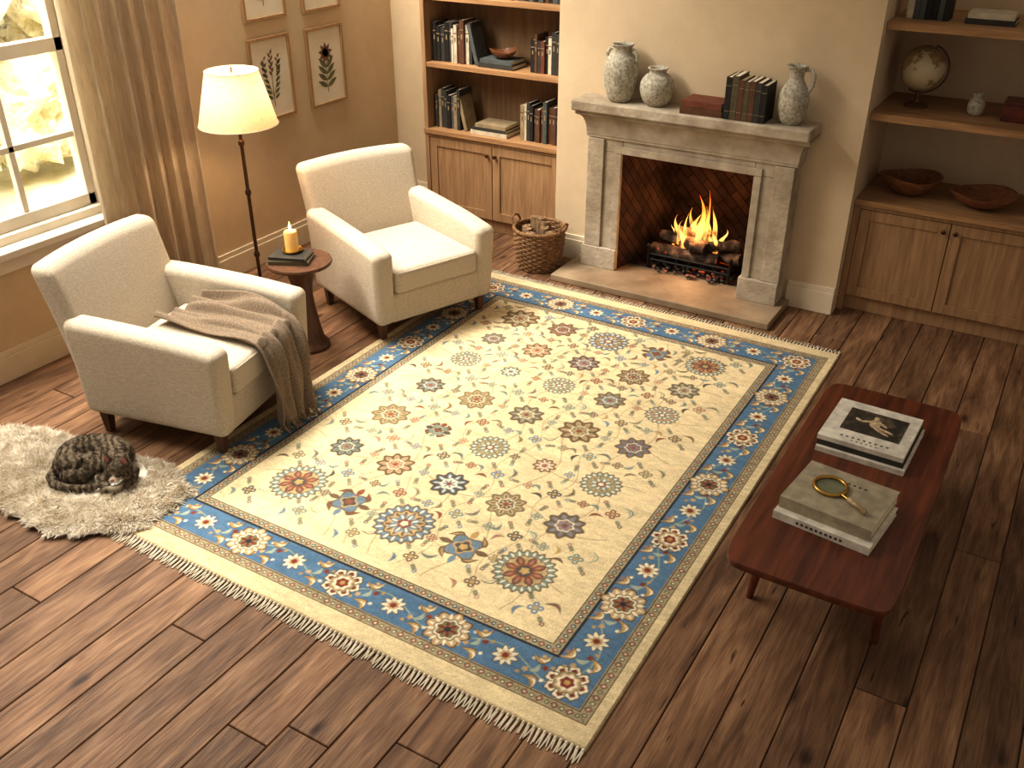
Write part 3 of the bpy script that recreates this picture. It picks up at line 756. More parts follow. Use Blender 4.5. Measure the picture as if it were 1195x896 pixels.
# ------------------------------------------------------------------ floor lamp
LX, LY = -4.25, 3.99
lp = group('floor_lamp', (LX, LY, 0))
mb = MB()
mb.lathe([(.14, 0), (.14, .012), (.13, .02), (.03, .028), (.018, .05), (.014, .06)], seg=36)
mb.tube([(0, 0, .05), (0, 0, 1.30)], .011, 10)
for z in (.45, .85, 1.15): mb.lathe([(.011, z - .02), (.018, z - .008), (.018, z + .008), (.011, z + .02)], seg=16)
mb.lathe([(.02, 1.26), (.02, 1.33), (.012, 1.34)], seg=14)
mb.tube([(0, .0, 1.30), (0, .07, 1.36), (0, .07, 1.48), (0, 0, 1.56), (0, -.07, 1.48), (0, -.07, 1.36), (0, 0, 1.30)], .002, 5)
mb.tube([(0, 0, 1.56), (0, 0, 1.585)], .006, 6)
for k in range(3):
    a = k * 2.094; mb.tube([(0, 0, 1.555), (.145 * math.cos(a), .145 * math.sin(a), 1.555)], .002, 4)
mb.obj('lamp_stand', m_bronze, lp)
m_shade, nt, b, out = new_mat('lamp_shade_linen')
nz = noise_node(nt, 120, (1, 1, .4), 3); r = ramp_node(nt, nz.outputs[0], [(0.3, S((214, 186, 154))), (0.7, S((234, 210, 180)))])
df = nt.nodes.new('ShaderNodeBsdfDiffuse'); tl = nt.nodes.new('ShaderNodeBsdfTranslucent'); mx = nt.nodes.new('ShaderNodeMixShader'); mx.inputs[0].default_value = 0.22
for s_ in (df, tl): nt.links.new(r.outputs[0], s_.inputs[0])
nt.links.new(df.outputs[0], mx.inputs[1]); nt.links.new(tl.outputs[0], mx.inputs[2]); nt.links.new(mx.outputs[0], out.inputs[0]); nt.nodes.remove(b)
mb = MB()
n = 56; vs = []; fs = []
for (r_, z) in ((.228, 1.262), (.19, 1.41), (.150, 1.565)):
    for i in range(n): vs.append((r_ * math.cos(2 * math.pi * i / n), r_ * math.sin(2 * math.pi * i / n), z))
for k in range(2):
    for i in range(n): j = (i + 1) % n; fs.append((k * n + i, k * n + j, (k + 1) * n + j, (k + 1) * n + i))
mb.add(vs, fs); mb.obj('lamp_shade', m_shade, lp, sharp=180)
mb = MB(); mb.tube([(.228 * math.cos(a), .228 * math.sin(a), 1.262) for a in [2 * math.pi * i / 56 for i in range(56)]], .003, 6, closed=True)
mb.tube([(.150 * math.cos(a), .150 * math.sin(a), 1.565) for a in [2 * math.pi * i / 56 for i in range(56)]], .003, 6, closed=True); mb.obj('shade_trim', m_linen, lp)

# ------------------------------------------------------------------ basket of logs
bk = group('log_basket', (-3.17, 5.68, 0)); bk.scale = (.9, .9, .95)
m_wick = M('wicker', (100, 70, 42), (150, 112, 72), scale=40, rough=.75, bump=.4, bscale=120)
mb = MB(); nr = 17
for k in range(nr):
    z = .012 + k * .0178; R0 = .165 + .035 * math.sin(k / nr * 1.6)
    mb.tube([((R0 + .005 * math.cos(15 * a * 1.0 + math.pi * (k % 2))) * math.cos(a), (R0 + .005 * math.cos(15 * a + math.pi * (k % 2))) * math.sin(a), z) for a in [2 * math.pi * i / 90 for i in range(90)]], .0095, 6, closed=True)
for i in range(30):
    a = 2 * math.pi * i / 30; mb.tube([((.165 + .035 * math.sin(t * 1.6)) * math.cos(a), (.165 + .035 * math.sin(t * 1.6)) * math.sin(a), .005 + .3 * t) for t in (0, .25, .5, .75, 1)], .005, 5)
mb.tube([(.203 * math.cos(a), .203 * math.sin(a), .312) for a in [2 * math.pi * i / 48 for i in range(48)]], .014, 8, closed=True)
for s_ in (-1, 1):
    mb.tube([(s_ * .205, -.06, .31), (s_ * .225, -.05, .36), (s_ * .23, 0, .38), (s_ * .225, .05, .36), (s_ * .205, .06, .31)], .009, 7)
mb.lathe([(.0008, .008), (.16, .008), (.16, .02), (.0008, .02)], seg=30)
mb.obj('wicker_basket', m_wick, bk)
m_fw = M('firewood', (84, 62, 44), (158, 126, 92), scale=10, stretch=(4, 4, 1), rough=.9, bump=.6, bscale=30)
mb = MB(); rg = random.Random(8)
for i in range(8):
    a = i * 2.4; r_ = .03 + .035 * (i % 3); x = r_ * 1.5 * math.cos(a); y_ = r_ * 1.5 * math.sin(a)
    log(mb, (x * .8, y_ * .8, .03), (x * 1.15, y_ * 1.15, .34 + rg.uniform(-.03, .03)), .042, i + 20)
mb.obj('firewood', m_fw, bk)

# ------------------------------------------------------------------ coffee table
ct = group('coffee_table', (-.445, 3.525, 0))
mb = MB()
hx, hy = .310, .777
def edge_pt(a):
    c, s_ = math.cos(a), math.sin(a); n_ = 16.0
    k = (abs(c) ** n_ + abs(s_) ** n_) ** (-1 / n_)
    x, y_ = c * k, s_ * k
    return x * hx * (1 - .015 * y_ * y_), y_ * hy * (1 - .008 * x * x)
N_ = 160; rings = [(.93, .364), (.985, .374), (1.0, .386), (1.0, .400), (.994, .405), (.97, .405), (.5, .405)]
vs = []; fs = []
for (k, z) in rings:
    for i in range(N_):
        x, y_ = edge_pt(2 * math.pi * i / N_); d = (1 - k) * .30
        if k == .5: vs.append((x * .5, y_ * .5, z))
        else: vs.append((x - math.copysign(min(d, abs(x)), x) * abs(x) / hx, y_ - math.copysign(min(d, abs(y_)), y_) * abs(y_) / hy, z))
for k in range(len(rings) - 1):
    for i in range(N_): j = (i + 1) % N_; fs.append((k * N_ + i, k * N_ + j, (k + 1) * N_ + j, (k + 1) * N_ + i))
fs.append(tuple(reversed(range(N_)))); fs.append(tuple((len(rings) - 1) * N_ + i for i in range(N_)))
mb.add(vs, fs); mb.obj('table_top', m_table, ct, sharp=35)
mb = MB()
for sx_ in (-1, 1):
    for sy_ in (-1, 1):
        mb.tube([(sx_ * .215, sy_ * .43, .366), (sx_ * .235, sy_ * .45, .18), (sx_ * .25, sy_ * .465, 0.0)], [.028, .023, .014], 16)
mb.bx(-.2, .2, -.45, -.42, .335, .366); mb.bx(-.2, .2, .42, .45, .335, .366); mb.bx(-.215, -.19, -.43, .43, .335, .366); mb.bx(.19, .215, -.43, .43, .335, .366)
mb.obj('legs_and_rails', m_table, ct, sharp=50)
ca = group('art_book_stack', (-.46, 3.83, .4055), rad(-2))
mb = MB(); flat(mb, (.0, 0, 0), .37, .385, .024, 8); flat(mb, (-.005, .01, .0245), .36, .37, .024, 0); flat(mb, (-.01, .01, .049), .36, .365, .022, 8)
mb.obj('books', BM, ca)
m_photo, nt, b, out = new_mat('cover_photograph')
nz = noise_node(nt, 14, (1, 1, 1), 5, dist=1.2); r = ramp_node(nt, nz.outputs[0], [(0.45, S((50, 44, 36))), (0.56, S((76, 66, 52))), (0.72, S((110, 96, 74)))])
nt.links.new(r.outputs[0], b.inputs['Base Color']); b.inputs['Roughness'].default_value = .5
mb = MB(); mb.box((.0, .03, .0722), (.25, .20, .0012)); mb.obj('cover_picture', m_photo, ca)
m_pic2 = M('cover_figure', (160, 132, 98), (214, 192, 158), scale=40, rough=.6)
mb = MB(); mb.ell((.0, .04, .0728), (.024, .040, .001), seg=20, rings=6); mb.ell((-.005, .088, .0728), (.011, .014, .001), seg=16, rings=6)
for (p0, p1) in (((.015, .015), (.085, -.01)), ((.0, .005), (.07, -.035)), ((.0, .06), (-.06, .03)), ((-.06, .03), (-.085, .05)), ((.01, .06), (.05, .03))):
    mb.tube([(p0[0], p0[1], .0728), ((p0[0] + p1[0]) / 2, (p0[1] + p1[1]) / 2 + .004, .0728), (p1[0], p1[1], .0728)], [.0012, .0012, .0012], 6)
    dx, dy = p1[0] - p0[0], p1[1] - p0[1]; mb.ell(((p0[0] + p1[0]) / 2, (p0[1] + p1[1]) / 2, .0728), (math.hypot(dx, dy) * .55, .009, .001), R=RZ(math.atan2(dy, dx)), seg=14, rings=6)
mb.obj('cover_figure', m_pic2, ca)
mb = MB()
m_text = M('cover_text', (60, 54, 48), rough=.8)
for i in range(9): mb.box((-.10 + i * .024, -.125, .0714), (.010, .009, .0008))
for i in range(6): mb.box((-.05 + i * .02, -.148, .0714), (.008, .005, .0008))
mb.obj('cover_lettering', m_text, ca)
cb_ = group('design_book_stack', (-.455, 3.215, .4055), rad(-7))
mb = MB(); flat(mb, (0, 0, 0), .38, .31, .035, 8); flat(mb, (-.005, .035, .0355), .36, .31, .05, 7)
m_tan = cover('cover_greige', (174, 161, 136)); BM2 = list(BM); BM2[7] = m_tan
mb.obj('books', BM2, cb_)
mb = MB()
for i in range(10): mb.box((-.09 + i * .019, -.1565, .018), (.009, .0012, .010))
for i in range(8): mb.box((-.09 + i * .022, .12, .0859), (.010, .009, .0008))
mb.obj('cover_lettering', m_text, cb_)
mg_ = group('magnifying_glass', (-.50, 3.27, .4928), rad(-35))
mb = MB(); mb.tube([(.062 * math.cos(a), .062 * math.sin(a), .008) for a in [2 * math.pi * i / 48 for i in range(48)]], .0075, 10, closed=True)
mb.tube([(.065, 0, .008), (.10, 0, .009)], .006, 10); mb.obj('brass_rim', m_brass, mg_)
mb = MB(); mb.tube([(.098, 0, .010), (.105, 0, .011), (.15, 0, .011), (.19, 0, .011), (.195, 0, .011)], [.008, .0105, .0095, .011, .008], 12)
mb.obj('handle', M('horn_handle', (140, 112, 72), (190, 164, 118), scale=30, rough=.3), mg_)
m_lens, nt, b, out = new_mat('lens_glass'); b.inputs['Base Color'].default_value = (.85, .93, .88, 1); b.inputs['Transmission Weight'].default_value = 1; b.inputs['Roughness'].default_value = .02; b.inputs['IOR'].default_value = 1.15
mb = MB(); mb.ell((0, 0, .008), (.058, .058, .005), seg=32, rings=10); mb.obj('lens', m_lens, mg_)

# ------------------------------------------------------------------ rug
def build_rug():
    x0r, y0r, W, L = -3.43, 2.03, 2.51, 3.35
    res = .0040; nx = int(W / res) + 1; ny = int(L / res) + 1
    xs = np.linspace(0, W, nx); ys = np.linspace(0, L, ny); X, Y = np.meshgrid(xs, ys)
    def c(t): return np.array(S(t)[:3])
    cream = c((222, 202, 162)); blue = c((94, 122, 146)); guard = c((164, 151, 121)); dark = c((62, 61, 66)); red = c((130, 68, 54)); tan = c((186, 159, 120))
    brown = c((102, 80, 61)); teal = c((114, 134, 127)); off = c((224, 213, 186)); olive = c((128, 119, 91)); pink = c((160, 118, 99)); sky = c((98, 124, 142)); gold = c((180, 148, 98))
    C = np.zeros((ny, nx, 3)); C[:] = c((214, 195, 156))
    d = np.minimum(np.minimum(X, W - X), np.minimum(Y - .04, L - .04 - Y))
    sidex = np.minimum(X, W - X) < np.minimum(Y - .04, L - .04 - Y)
    s = np.where(sidex, Y, X)
    def fill(mask, col): C[:] = C * (1 - mask[..., None]) + col * mask[..., None]
    def band(a, b_, col): fill(((d >= a) & (d < b_)).astype(float), col)
    band(.048, .094, guard); band(.094, .282, blue); band(.282, .335, guard); band(.335, 9, cream)
    for a in (.046, .090, .280, .286, .331): band(a, a + .0045, dark if a != .046 else brown)
    band(.0945, .0975, gold); band(.2765, .2795, gold)
    for mid in (.0705, .3095):
        q = (s / .062) % 1 - .5; e = (np.abs(q) * .062) + np.abs(d - mid)
        fill((e < .017).astype(float), brown); fill((e < .013).astype(float), pink); fill((e < .005).astype(float), off)
        q2 = ((s / .062) + .5) % 1 - .5; e2 = np.hypot(q2 * .062, d - mid); fill((e2 < .011).astype(float), olive if mid < .2 else c((92, 100, 96))); fill((e2 < .004).astype(float), off)
    def win(cx, cy, R):
        i0 = max(0, int((cx - R) / res)); i1 = min(nx, int((cx + R) / res) + 2); j0 = max(0, int((cy - R) / res)); j1 = min(ny, int((cy + R) / res) + 2)
        return slice(j0, j1), slice(i0, i1)
    def put(sl, mask, col):
        m = np.clip(mask, 0, 1)[..., None]; C[sl] = C[sl] * (1 - m) + col * m
    sf = 1 / .004
    def lob(cx, cy, R, n, amp, col, ph=0):
        sl = win(cx, cy, R * 1.35); dx = X[sl] - cx; dy = Y[sl] - cy; r = np.hypot(dx, dy); t = np.arctan2(dy, dx)
        put(sl, (R * (1 + amp * np.cos(n * (t - ph))) - r) * sf + .5, col)
    def pet(cx, cy, r0, r1, n, w, col, ph=0):
        sl = win(cx, cy, r1 * 1.1); dx = X[sl] - cx; dy = Y[sl] - cy; r = np.hypot(dx, dy); t = np.arctan2(dy, dx) - ph
        k = 2 * np.pi / n; dt = (t + k / 2) % k - k / 2; u = np.clip((r - r0) / (r1 - r0), 0, 1)
        put(sl, (w * np.sin(np.pi * u) ** .7 - np.abs(dt) * r) * sf + .4 - 5 * (r > r1) - 5 * (r < r0), col)
    def leaf(cx, cy, ln, wd, ang, col, cv=0.0):
        sl = win(cx, cy, ln * 1.3); dx = X[sl] - cx; dy = Y[sl] - cy
        p = dx * math.cos(ang) + dy * math.sin(ang); q = -dx * math.sin(ang) + dy * math.cos(ang); q = q - cv * p * p / ln + cv * ln * .3
        put(sl, (wd * (1 - (p / ln) ** 2) - np.abs(q)) * sf + .4 - 5 * (np.abs(p) > ln), col)
    def line(pts, w, col):
        for a, b_ in zip(pts[:-1], pts[1:]):
            n = max(1, int(math.hypot(b_[0] - a[0], b_[1] - a[1]) / .004))
            for k in range(n):
                t = k / n; lob(a[0] + (b_[0] - a[0]) * t, a[1] + (b_[1] - a[1]) * t, w, 1, 0, col)
    def star(x, y, R):
        lob(x, y, R, 22, .06, brown); lob(x, y, R * .94, 22, .06, teal); pet(x, y, R * .7, R * .96, 22, .006, off); lob(x, y, R * .74, 18, .04, brown); lob(x, y, R * .70, 18, .04, tan)
        pet(x, y, R * .12, R * .72, 8, .024, dark); pet(x, y, R * .14, R * .68, 8, .018, red); pet(x, y, R * .3, R * .66, 8, .006, gold, math.pi / 8); pet(x, y, R * .35, R * .6, 8, .006, pink); lob(x, y, R * .26, 8, .1, dark); lob(x, y, R * .15, 5, .15, gold)
    def bigr(x, y, R, a=sky, b_=brown):
        lob(x, y, R, 18, .06, brown); lob(x, y, R * .93, 18, .06, a); pet(x, y, R * .68, R * .95, 18, .0065, off); lob(x, y, R * .72, 12, .08, b_); lob(x, y, R * .64, 12, .08, tan); pet(x, y, R * .4, R * .66, 12, .008, b_)
        pet(x, y, R * .15, R * .55, 8, .018, a); pet(x, y, R * .2, R * .5, 8, .006, off); lob(x, y, R * .24, 6, .15, red); lob(x, y, R * .13, 5, .1, off)
    def ros(x, y, R, a, b_, cc):
        R *= 1.08
        lob(x, y, R * 1.03, 9, .12, brown); lob(x, y, R * .95, 9, .12, a); pet(x, y, R * .4, R * .98, 9, .013, b_); pet(x, y, R * .5, R * .9, 9, .005, cc); lob(x, y, R * .5, 7, .1, off); lob(x, y, R * .43, 7, .1, cc); pet(x, y, R * .1, R * .42, 7, .006, b_); lob(x, y, R * .16, 4, .1, red)
    def crab(x, y, R, a=sky, b_=brown, cc=red):
        for k in range(4):
            an = math.pi / 4 + k * math.pi / 2; leaf(x + R * .72 * math.cos(an), y + R * .72 * math.sin(an), R * .42, .019, an + .7, b_, .8); leaf(x + R * .72 * math.cos(an), y + R * .72 * math.sin(an), R * .34, .009, an + .7, cc, .8)
        leaf(x + R * .8, y, R * .34, .017, 0, b_); leaf(x - R * .8, y, R * .34, .017, 0, b_); leaf(x, y + R * .8, R * .3, .017, 1.57, cc); leaf(x, y - R * .8, R * .3, .015, 1.57, a)
        lob(x, y, R * .68, 4, .18, brown, math.pi / 4); lob(x, y, R * .61, 4, .18, a, math.pi / 4); lob(x, y, R * .38, 4, .2, gold); lob(x, y, R * .30, 4, .2, dark); lob(x, y, R * .17, 5, .1, cc)
    def small(x, y, a=dark, R=.017):
        for k in range(4):
            an = k * math.pi / 2 + .3; lob(x + R * math.cos(an), y + R * math.sin(an), R * .70, 1, 0, a); lob(x + R * math.cos(an), y + R * math.sin(an), R * .25, 1, 0, off)
        lob(x, y, R * .5, 1, 0, gold)
    fx = [-2.82, -2.51, -2.19, -1.87, -1.56]; fy = [2.71, 3.07, 3.44, 3.81, 4.18, 4.49, 4.82]
    fx = [v - x0r for v in fx]; fy = [v - y0r for v in fy]
    rg = random.Random(4)
    vine = c((172, 152, 116))
    for i, x in enumerate(fx):
        pts = [(x + .06 * math.sin(k * .55 + i * 1.7), .43 + k * .06) for k in range(43)]; line(pts, .0028, vine)
        pts = [(x + .155 + .04 * math.sin(k * .8 + i * 2.7), .43 + k * .06) for k in range(43)]
        if i < 4: line(pts, .0024, vine)
    for j, y in enumerate(fy):
        pts = [(.40 + k * .06, y + .05 * math.sin(k * .6 + j * 2.1)) for k in range(29)]; line(pts, .0028, vine)
    def sprig(x, y, an, col, l=.05):
        line([(x, y), (x + l * math.cos(an), y + l * math.sin(an))], .0020, olive)
        for t in (.35, .65): leaf(x + l * t * math.cos(an), y + l * t * math.sin(an), .015, .006, an + 1.0, teal); leaf(x + l * t * math.cos(an), y + l * t * math.sin(an), .015, .006, an - 1.0, olive)
        lob(x + l * math.cos(an), y + l * math.sin(an), .011, 5, .2, col); lob(x + l * math.cos(an), y + l * math.sin(an), .004, 1, 0, off)
    cols = [dark, brown, red, teal, olive, pink, sky]
    for j in range(len(fy) + 1):
        for i in range(len(fx) + 1):
            x = (fx[0] - .16) if i == 0 else (fx[-1] + .15 if i == len(fx) else (fx[i - 1] + fx[i]) / 2)
            y = (fy[0] - .17) if j == 0 else (fy[-1] + .11 if j == len(fy) else (fy[j - 1] + fy[j]) / 2)
            an = rg.uniform(0, 3.1)
            small(x, y, cols[rg.randrange(7)], .021)
            leaf(x + .065, y + .045, .046, .011, an, [teal, olive, c((150, 158, 128))][rg.randrange(3)], .7); leaf(x + .065, y + .045, .036, .004, an, [red, off, brown][rg.randrange(3)], .7)
            leaf(x - .065, y - .045, .036, .010, an + 1.5, cols[rg.randrange(7)], .6)
            sprig(x - .03, y + .03, 2.3, cols[rg.randrange(7)], .055); sprig(x + .03, y - .03, -.8, cols[rg.randrange(7)], .055)
    for j, y in enumerate(fy):
        for i in range(len(fx) - 1):
            x = (fx[i] + fx[i + 1]) / 2; small(x + rg.uniform(-.015, .015), y + rg.uniform(-.02, .02), cols[rg.randrange(7)], .016); sprig(x, y + .03, rg.uniform(1.2, 1.9), cols[rg.randrange(7)], .05); sprig(x, y - .03, rg.uniform(-1.9, -1.2), cols[rg.randrange(7)], .05)
    for j in range(len(fy) - 1):
        for i in range(len(fx)):
            x = fx[i]; y = (fy[j] + fy[j + 1]) / 2; small(x + rg.uniform(-.02, .02), y, cols[rg.randrange(7)], .017); leaf(x + .055, y + .01, .034, .010, rg.uniform(0, 3), [teal, gold, olive][rg.randrange(3)], .8); sprig(x - .03, y, 3.1 + rg.uniform(-.5, .5), cols[rg.randrange(7)])
    rows = [
        [lambda x, y: star(x, y, .135), lambda x, y: crab(x, y, .108), lambda x, y: bigr(x, y, .138), lambda x, y: crab(x, y, .115, sky, brown, gold), lambda x, y: star(x, y, .135)],
        [lambda x, y: ros(x, y, .072, dark, teal, brown), lambda x, y: ros(x, y, .08, brown, tan, pink), lambda x, y: ros(x, y, .08, dark, sky, off), lambda x, y: ros(x, y, .08, olive, tan, dark), lambda x, y: ros(x, y, .08, brown, sky, pink)],
        [lambda x, y: ros(x, y, .088, olive, tan, brown), lambda x, y: crab(x, y, .07, teal, dark, red), lambda x, y: bigr(x, y, .10, teal, olive), lambda x, y: ros(x, y, .05, brown, pink, off), lambda x, y: bigr(x, y, .10, teal, olive)],
        [lambda x, y: ros(x, y, .07, dark, olive, sky), lambda x, y: ros(x, y, .085, olive, tan, brown), lambda x, y: ros(x, y, .08, brown, teal, gold), lambda x, y: ros(x, y, .092, brown, tan, olive), lambda x, y: ros(x, y, .078, brown, sky, red)],
        [lambda x, y: bigr(x, y, .09, teal, olive), lambda x, y: ros(x, y, .05, dark, teal, off), lambda x, y: bigr(x, y, .09, teal, olive), lambda x, y: ros(x, y, .075, brown, olive, sky), lambda x, y: bigr(x, y, .09, teal, pink)],
        [lambda x, y: ros(x, y, .065, brown, teal, red), lambda x, y: ros(x, y, .078, brown, tan, pink), lambda x, y: ros(x, y, .08, dark, pink, sky), lambda x, y: ros(x, y, .08, brown, tan, dark), lambda x, y: ros(x, y, .075, brown, teal, tan)],
        [lambda x, y: ros(x, y, .105, brown, tan, olive), lambda x, y: ros(x, y, .08, brown, pink, dark), lambda x, y: bigr(x, y, .122), lambda x, y: crab(x, y, .09), lambda x, y: star(x, y, .115)]]
    for j, rw in enumerate(rows):
        for i, fn in enumerate(rw): fn(fx[i], fy[j])
    fm = (d > .335)[..., None]; C[:] = np.where(fm, C * .90 + cream * .10, C)
    bxR, bxL = W - .195, .195; byN, byF = .227, L - .227
    def btan(x, y):
        lob(x, y, .092, 8, .12, brown); lob(x, y, .085, 8, .12, tan); pet(x, y, .05, .088, 16, .007, off); lob(x, y, .058, 8, .1, brown); lob(x, y, .053, 8, .1, off); lob(x, y, .044, 8, .1, olive); pet(x, y, .008, .045, 6, .008, red); lob(x, y, .014, 5, .1, dark)
    def bred(x, y):
        for k in range(8):
            an = k * math.pi / 4; xx, yy = x + .060 * math.cos(an), y + .060 * math.sin(an); lob(xx, yy, .028, 5, .12, brown); lob(xx, yy, .023, 5, .12, off); lob(xx, yy, .012, 4, .1, red)
        lob(x, y, .054, 8, .08, olive); lob(x, y, .048, 8, .08, tan); lob(x, y, .038, 8, .1, off); lob(x, y, .027, 6, .1, red); lob(x, y, .012, 5, .1, gold)
    def bsm(x, y):
        pet(x, y, .006, .056, 9, .0135, brown); pet(x, y, .006, .052, 9, .010, off); lob(x, y, .024, 8, .1, tan); lob(x, y, .014, 6, .1, red)
    def bl(x, y, an):
        leaf(x, y, .042, .017, an, brown, .8); leaf(x, y, .038, .014, an, gold, .8); leaf(x + .01, y, .024, .006, an, off, .8)
    vn = c((150, 160, 142))
    line([(.22 + k * .05, byN + .045 * math.sin(k * .57)) for k in range(43)], .0032, vn); line([(.22 + k * .05, byF + .045 * math.sin(k * .57)) for k in range(43)], .0032, vn)
    line([(bxR + .045 * math.sin(k * .57), .24 + k * .05) for k in range(59)], .0032, vn); line([(bxL + .045 * math.sin(k * .57), .24 + k * .05) for k in range(59)], .0032, vn)
    kinds = [bred, bsm, btan, bsm]
    nxm = 8; sp = (bxR - bxL) / nxm
    lt = c((160, 168, 150))
    def fillers(x, y, swap):
        for (a_, b2, r_, cc) in ((.03, .02, .012, red), (-.035, -.02, .012, tan), (-.03, .045, .008, off), (.045, -.04, .008, off), (.0, .07, .009, tan), (.02, -.07, .009, pink), (.055, .035, .008, gold), (-.055, -.045, .008, gold)):
            if swap: a_, b2 = b2, a_
            lob(x + a_, y + b2, r_, 5, .2, cc)
    for y in (byN, byF):
        for k in range(nxm):
            x = bxR - (k + .5) * sp; fillers(x, y, False); bl(x, y + .056, .4); bl(x + .01, y - .058, 2.5); leaf(x, y, .028, .011, 1.2, lt, .5)
        for k in range(nxm + 1): kinds[k % 4](bxR - k * sp, y)
    nym = 12; sp = (byF - byN) / nym
    for x in (bxL, bxR):
        for k in range(nym):
            y = byN + (k + .5) * sp; fillers(x, y, True); bl(x + .056, y, 1.9); bl(x - .056, y + .01, 1.2); leaf(x, y, .028, .011, .3, lt, .5)
        for k in range(1, nym): kinds[k % 4](x, byN + k * sp)
    rgn = np.random.RandomState(3)
    def lowf(n1, n2):
        g = rgn.rand(n2, n1); gx = np.linspace(0, n1 - 1.001, nx); gy = np.linspace(0, n2 - 1.001, ny); ix = gx.astype(int); iy = gy.astype(int); fx_ = (gx - ix); fy_ = (gy - iy)[:, None]
        fx_ = fx_ * fx_ * (3 - 2 * fx_); fy_ = fy_ * fy_ * (3 - 2 * fy_)
        a = g[np.ix_(iy, ix)]; b2 = g[np.ix_(iy, ix + 1)]; c2_ = g[np.ix_(iy + 1, ix)]; d2 = g[np.ix_(iy + 1, ix + 1)]
        return (a * (1 - fx_) + b2 * fx_) * (1 - fy_) + (c2_ * (1 - fx_) + d2 * fx_) * fy_
    v = 1 + .18 * (lowf(14, 60) - .5) + .22 * (lowf(80, 260) - .5) + .34 * (rgn.rand(ny, nx) - .5)
    C *= v[..., None]
    Z = .012 + .0016 * rgn.rand(ny, nx) + .0015 * lowf(20, 30)
    Z[0, :] = Z[-1, :] = 0.0005; Z[:, 0] = Z[:, -1] = 0.0005
    co = np.stack([X + x0r, Y + y0r, Z], -1).reshape(-1, 3).astype(np.float32)
    me = bpy.data.meshes.new('rug_pile'); nv = nx * ny; me.vertices.add(nv); me.vertices.foreach_set('co', co.ravel())
    idx = np.arange(nv).reshape(ny, nx); q = np.stack([idx[:-1, :-1], idx[:-1, 1:], idx[1:, 1:], idx[1:, :-1]], -1).reshape(-1, 4).astype(np.int32)
    nf = len(q); me.loops.add(nf * 4); me.loops.foreach_set('vertex_index', q.ravel()); me.polygons.add(nf); me.polygons.foreach_set('loop_start', np.arange(0, nf * 4, 4, dtype=np.int32))
    me.update(calc_edges=True); me.validate()
    at = me.color_attributes.new('pattern', 'FLOAT_COLOR', 'POINT'); rgba = np.ones((nv, 4), dtype=np.float32); rgba[:, :3] = np.clip(C.reshape(-1, 3), 0, 1); at.data.foreach_set('color', rgba.ravel())
    m, nt, b, out = new_mat('wool_rug'); a = nt.nodes.new('ShaderNodeAttribute'); a.attribute_name = 'pattern'; nt.links.new(a.outputs['Color'], b.inputs['Base Color']); b.inputs['Roughness'].default_value = 1
    b.inputs['Specular IOR Level'].default_value = .05
    n2 = noise_node(nt, 300, (1, 1, 1), 2); bp = nt.nodes.new('ShaderNodeBump'); bp.inputs['Strength'].default_value = .6; bp.inputs['Distance'].default_value = .002; nt.links.new(n2.outputs[0], bp.inputs['Height']); nt.links.new(bp.outputs[0], b.inputs['Normal'])
    me.materials.append(m)
    g = group('oriental_rug'); o = bpy.data.objects.new('rug_pile', me); scene.collection.objects.link(o); o.parent = g
    mb = MB(); rg = random.Random(6); m_fr = M('rug_fringe', (202, 190, 166), (224, 214, 194), rough=.95)
    for yb_, sgn in ((y0r, -1), (y0r + L, 1)):
        n = 118
        for i in range(n):
            x = x0r + .008 + i * (W - .016) / (n - 1)
            mb.ell((x, yb_ + sgn * .008, .009), (.007, .009, .007), seg=7, rings=5)
            for k in (-1, 1):
                ex = x + k * .006 + rg.uniform(-.007, .007); ln = rg.uniform(.055, .075)
                mb.tube([(x + k * .002, yb_ + sgn * .012, .008), ((x + ex) / 2, yb_ + sgn * ln * .5, .005), (ex, yb_ + sgn * ln, .003)], [.0045, .0038, .0022], 5)
    mb.obj('rug_fringe', m_fr, g)
build_rug()

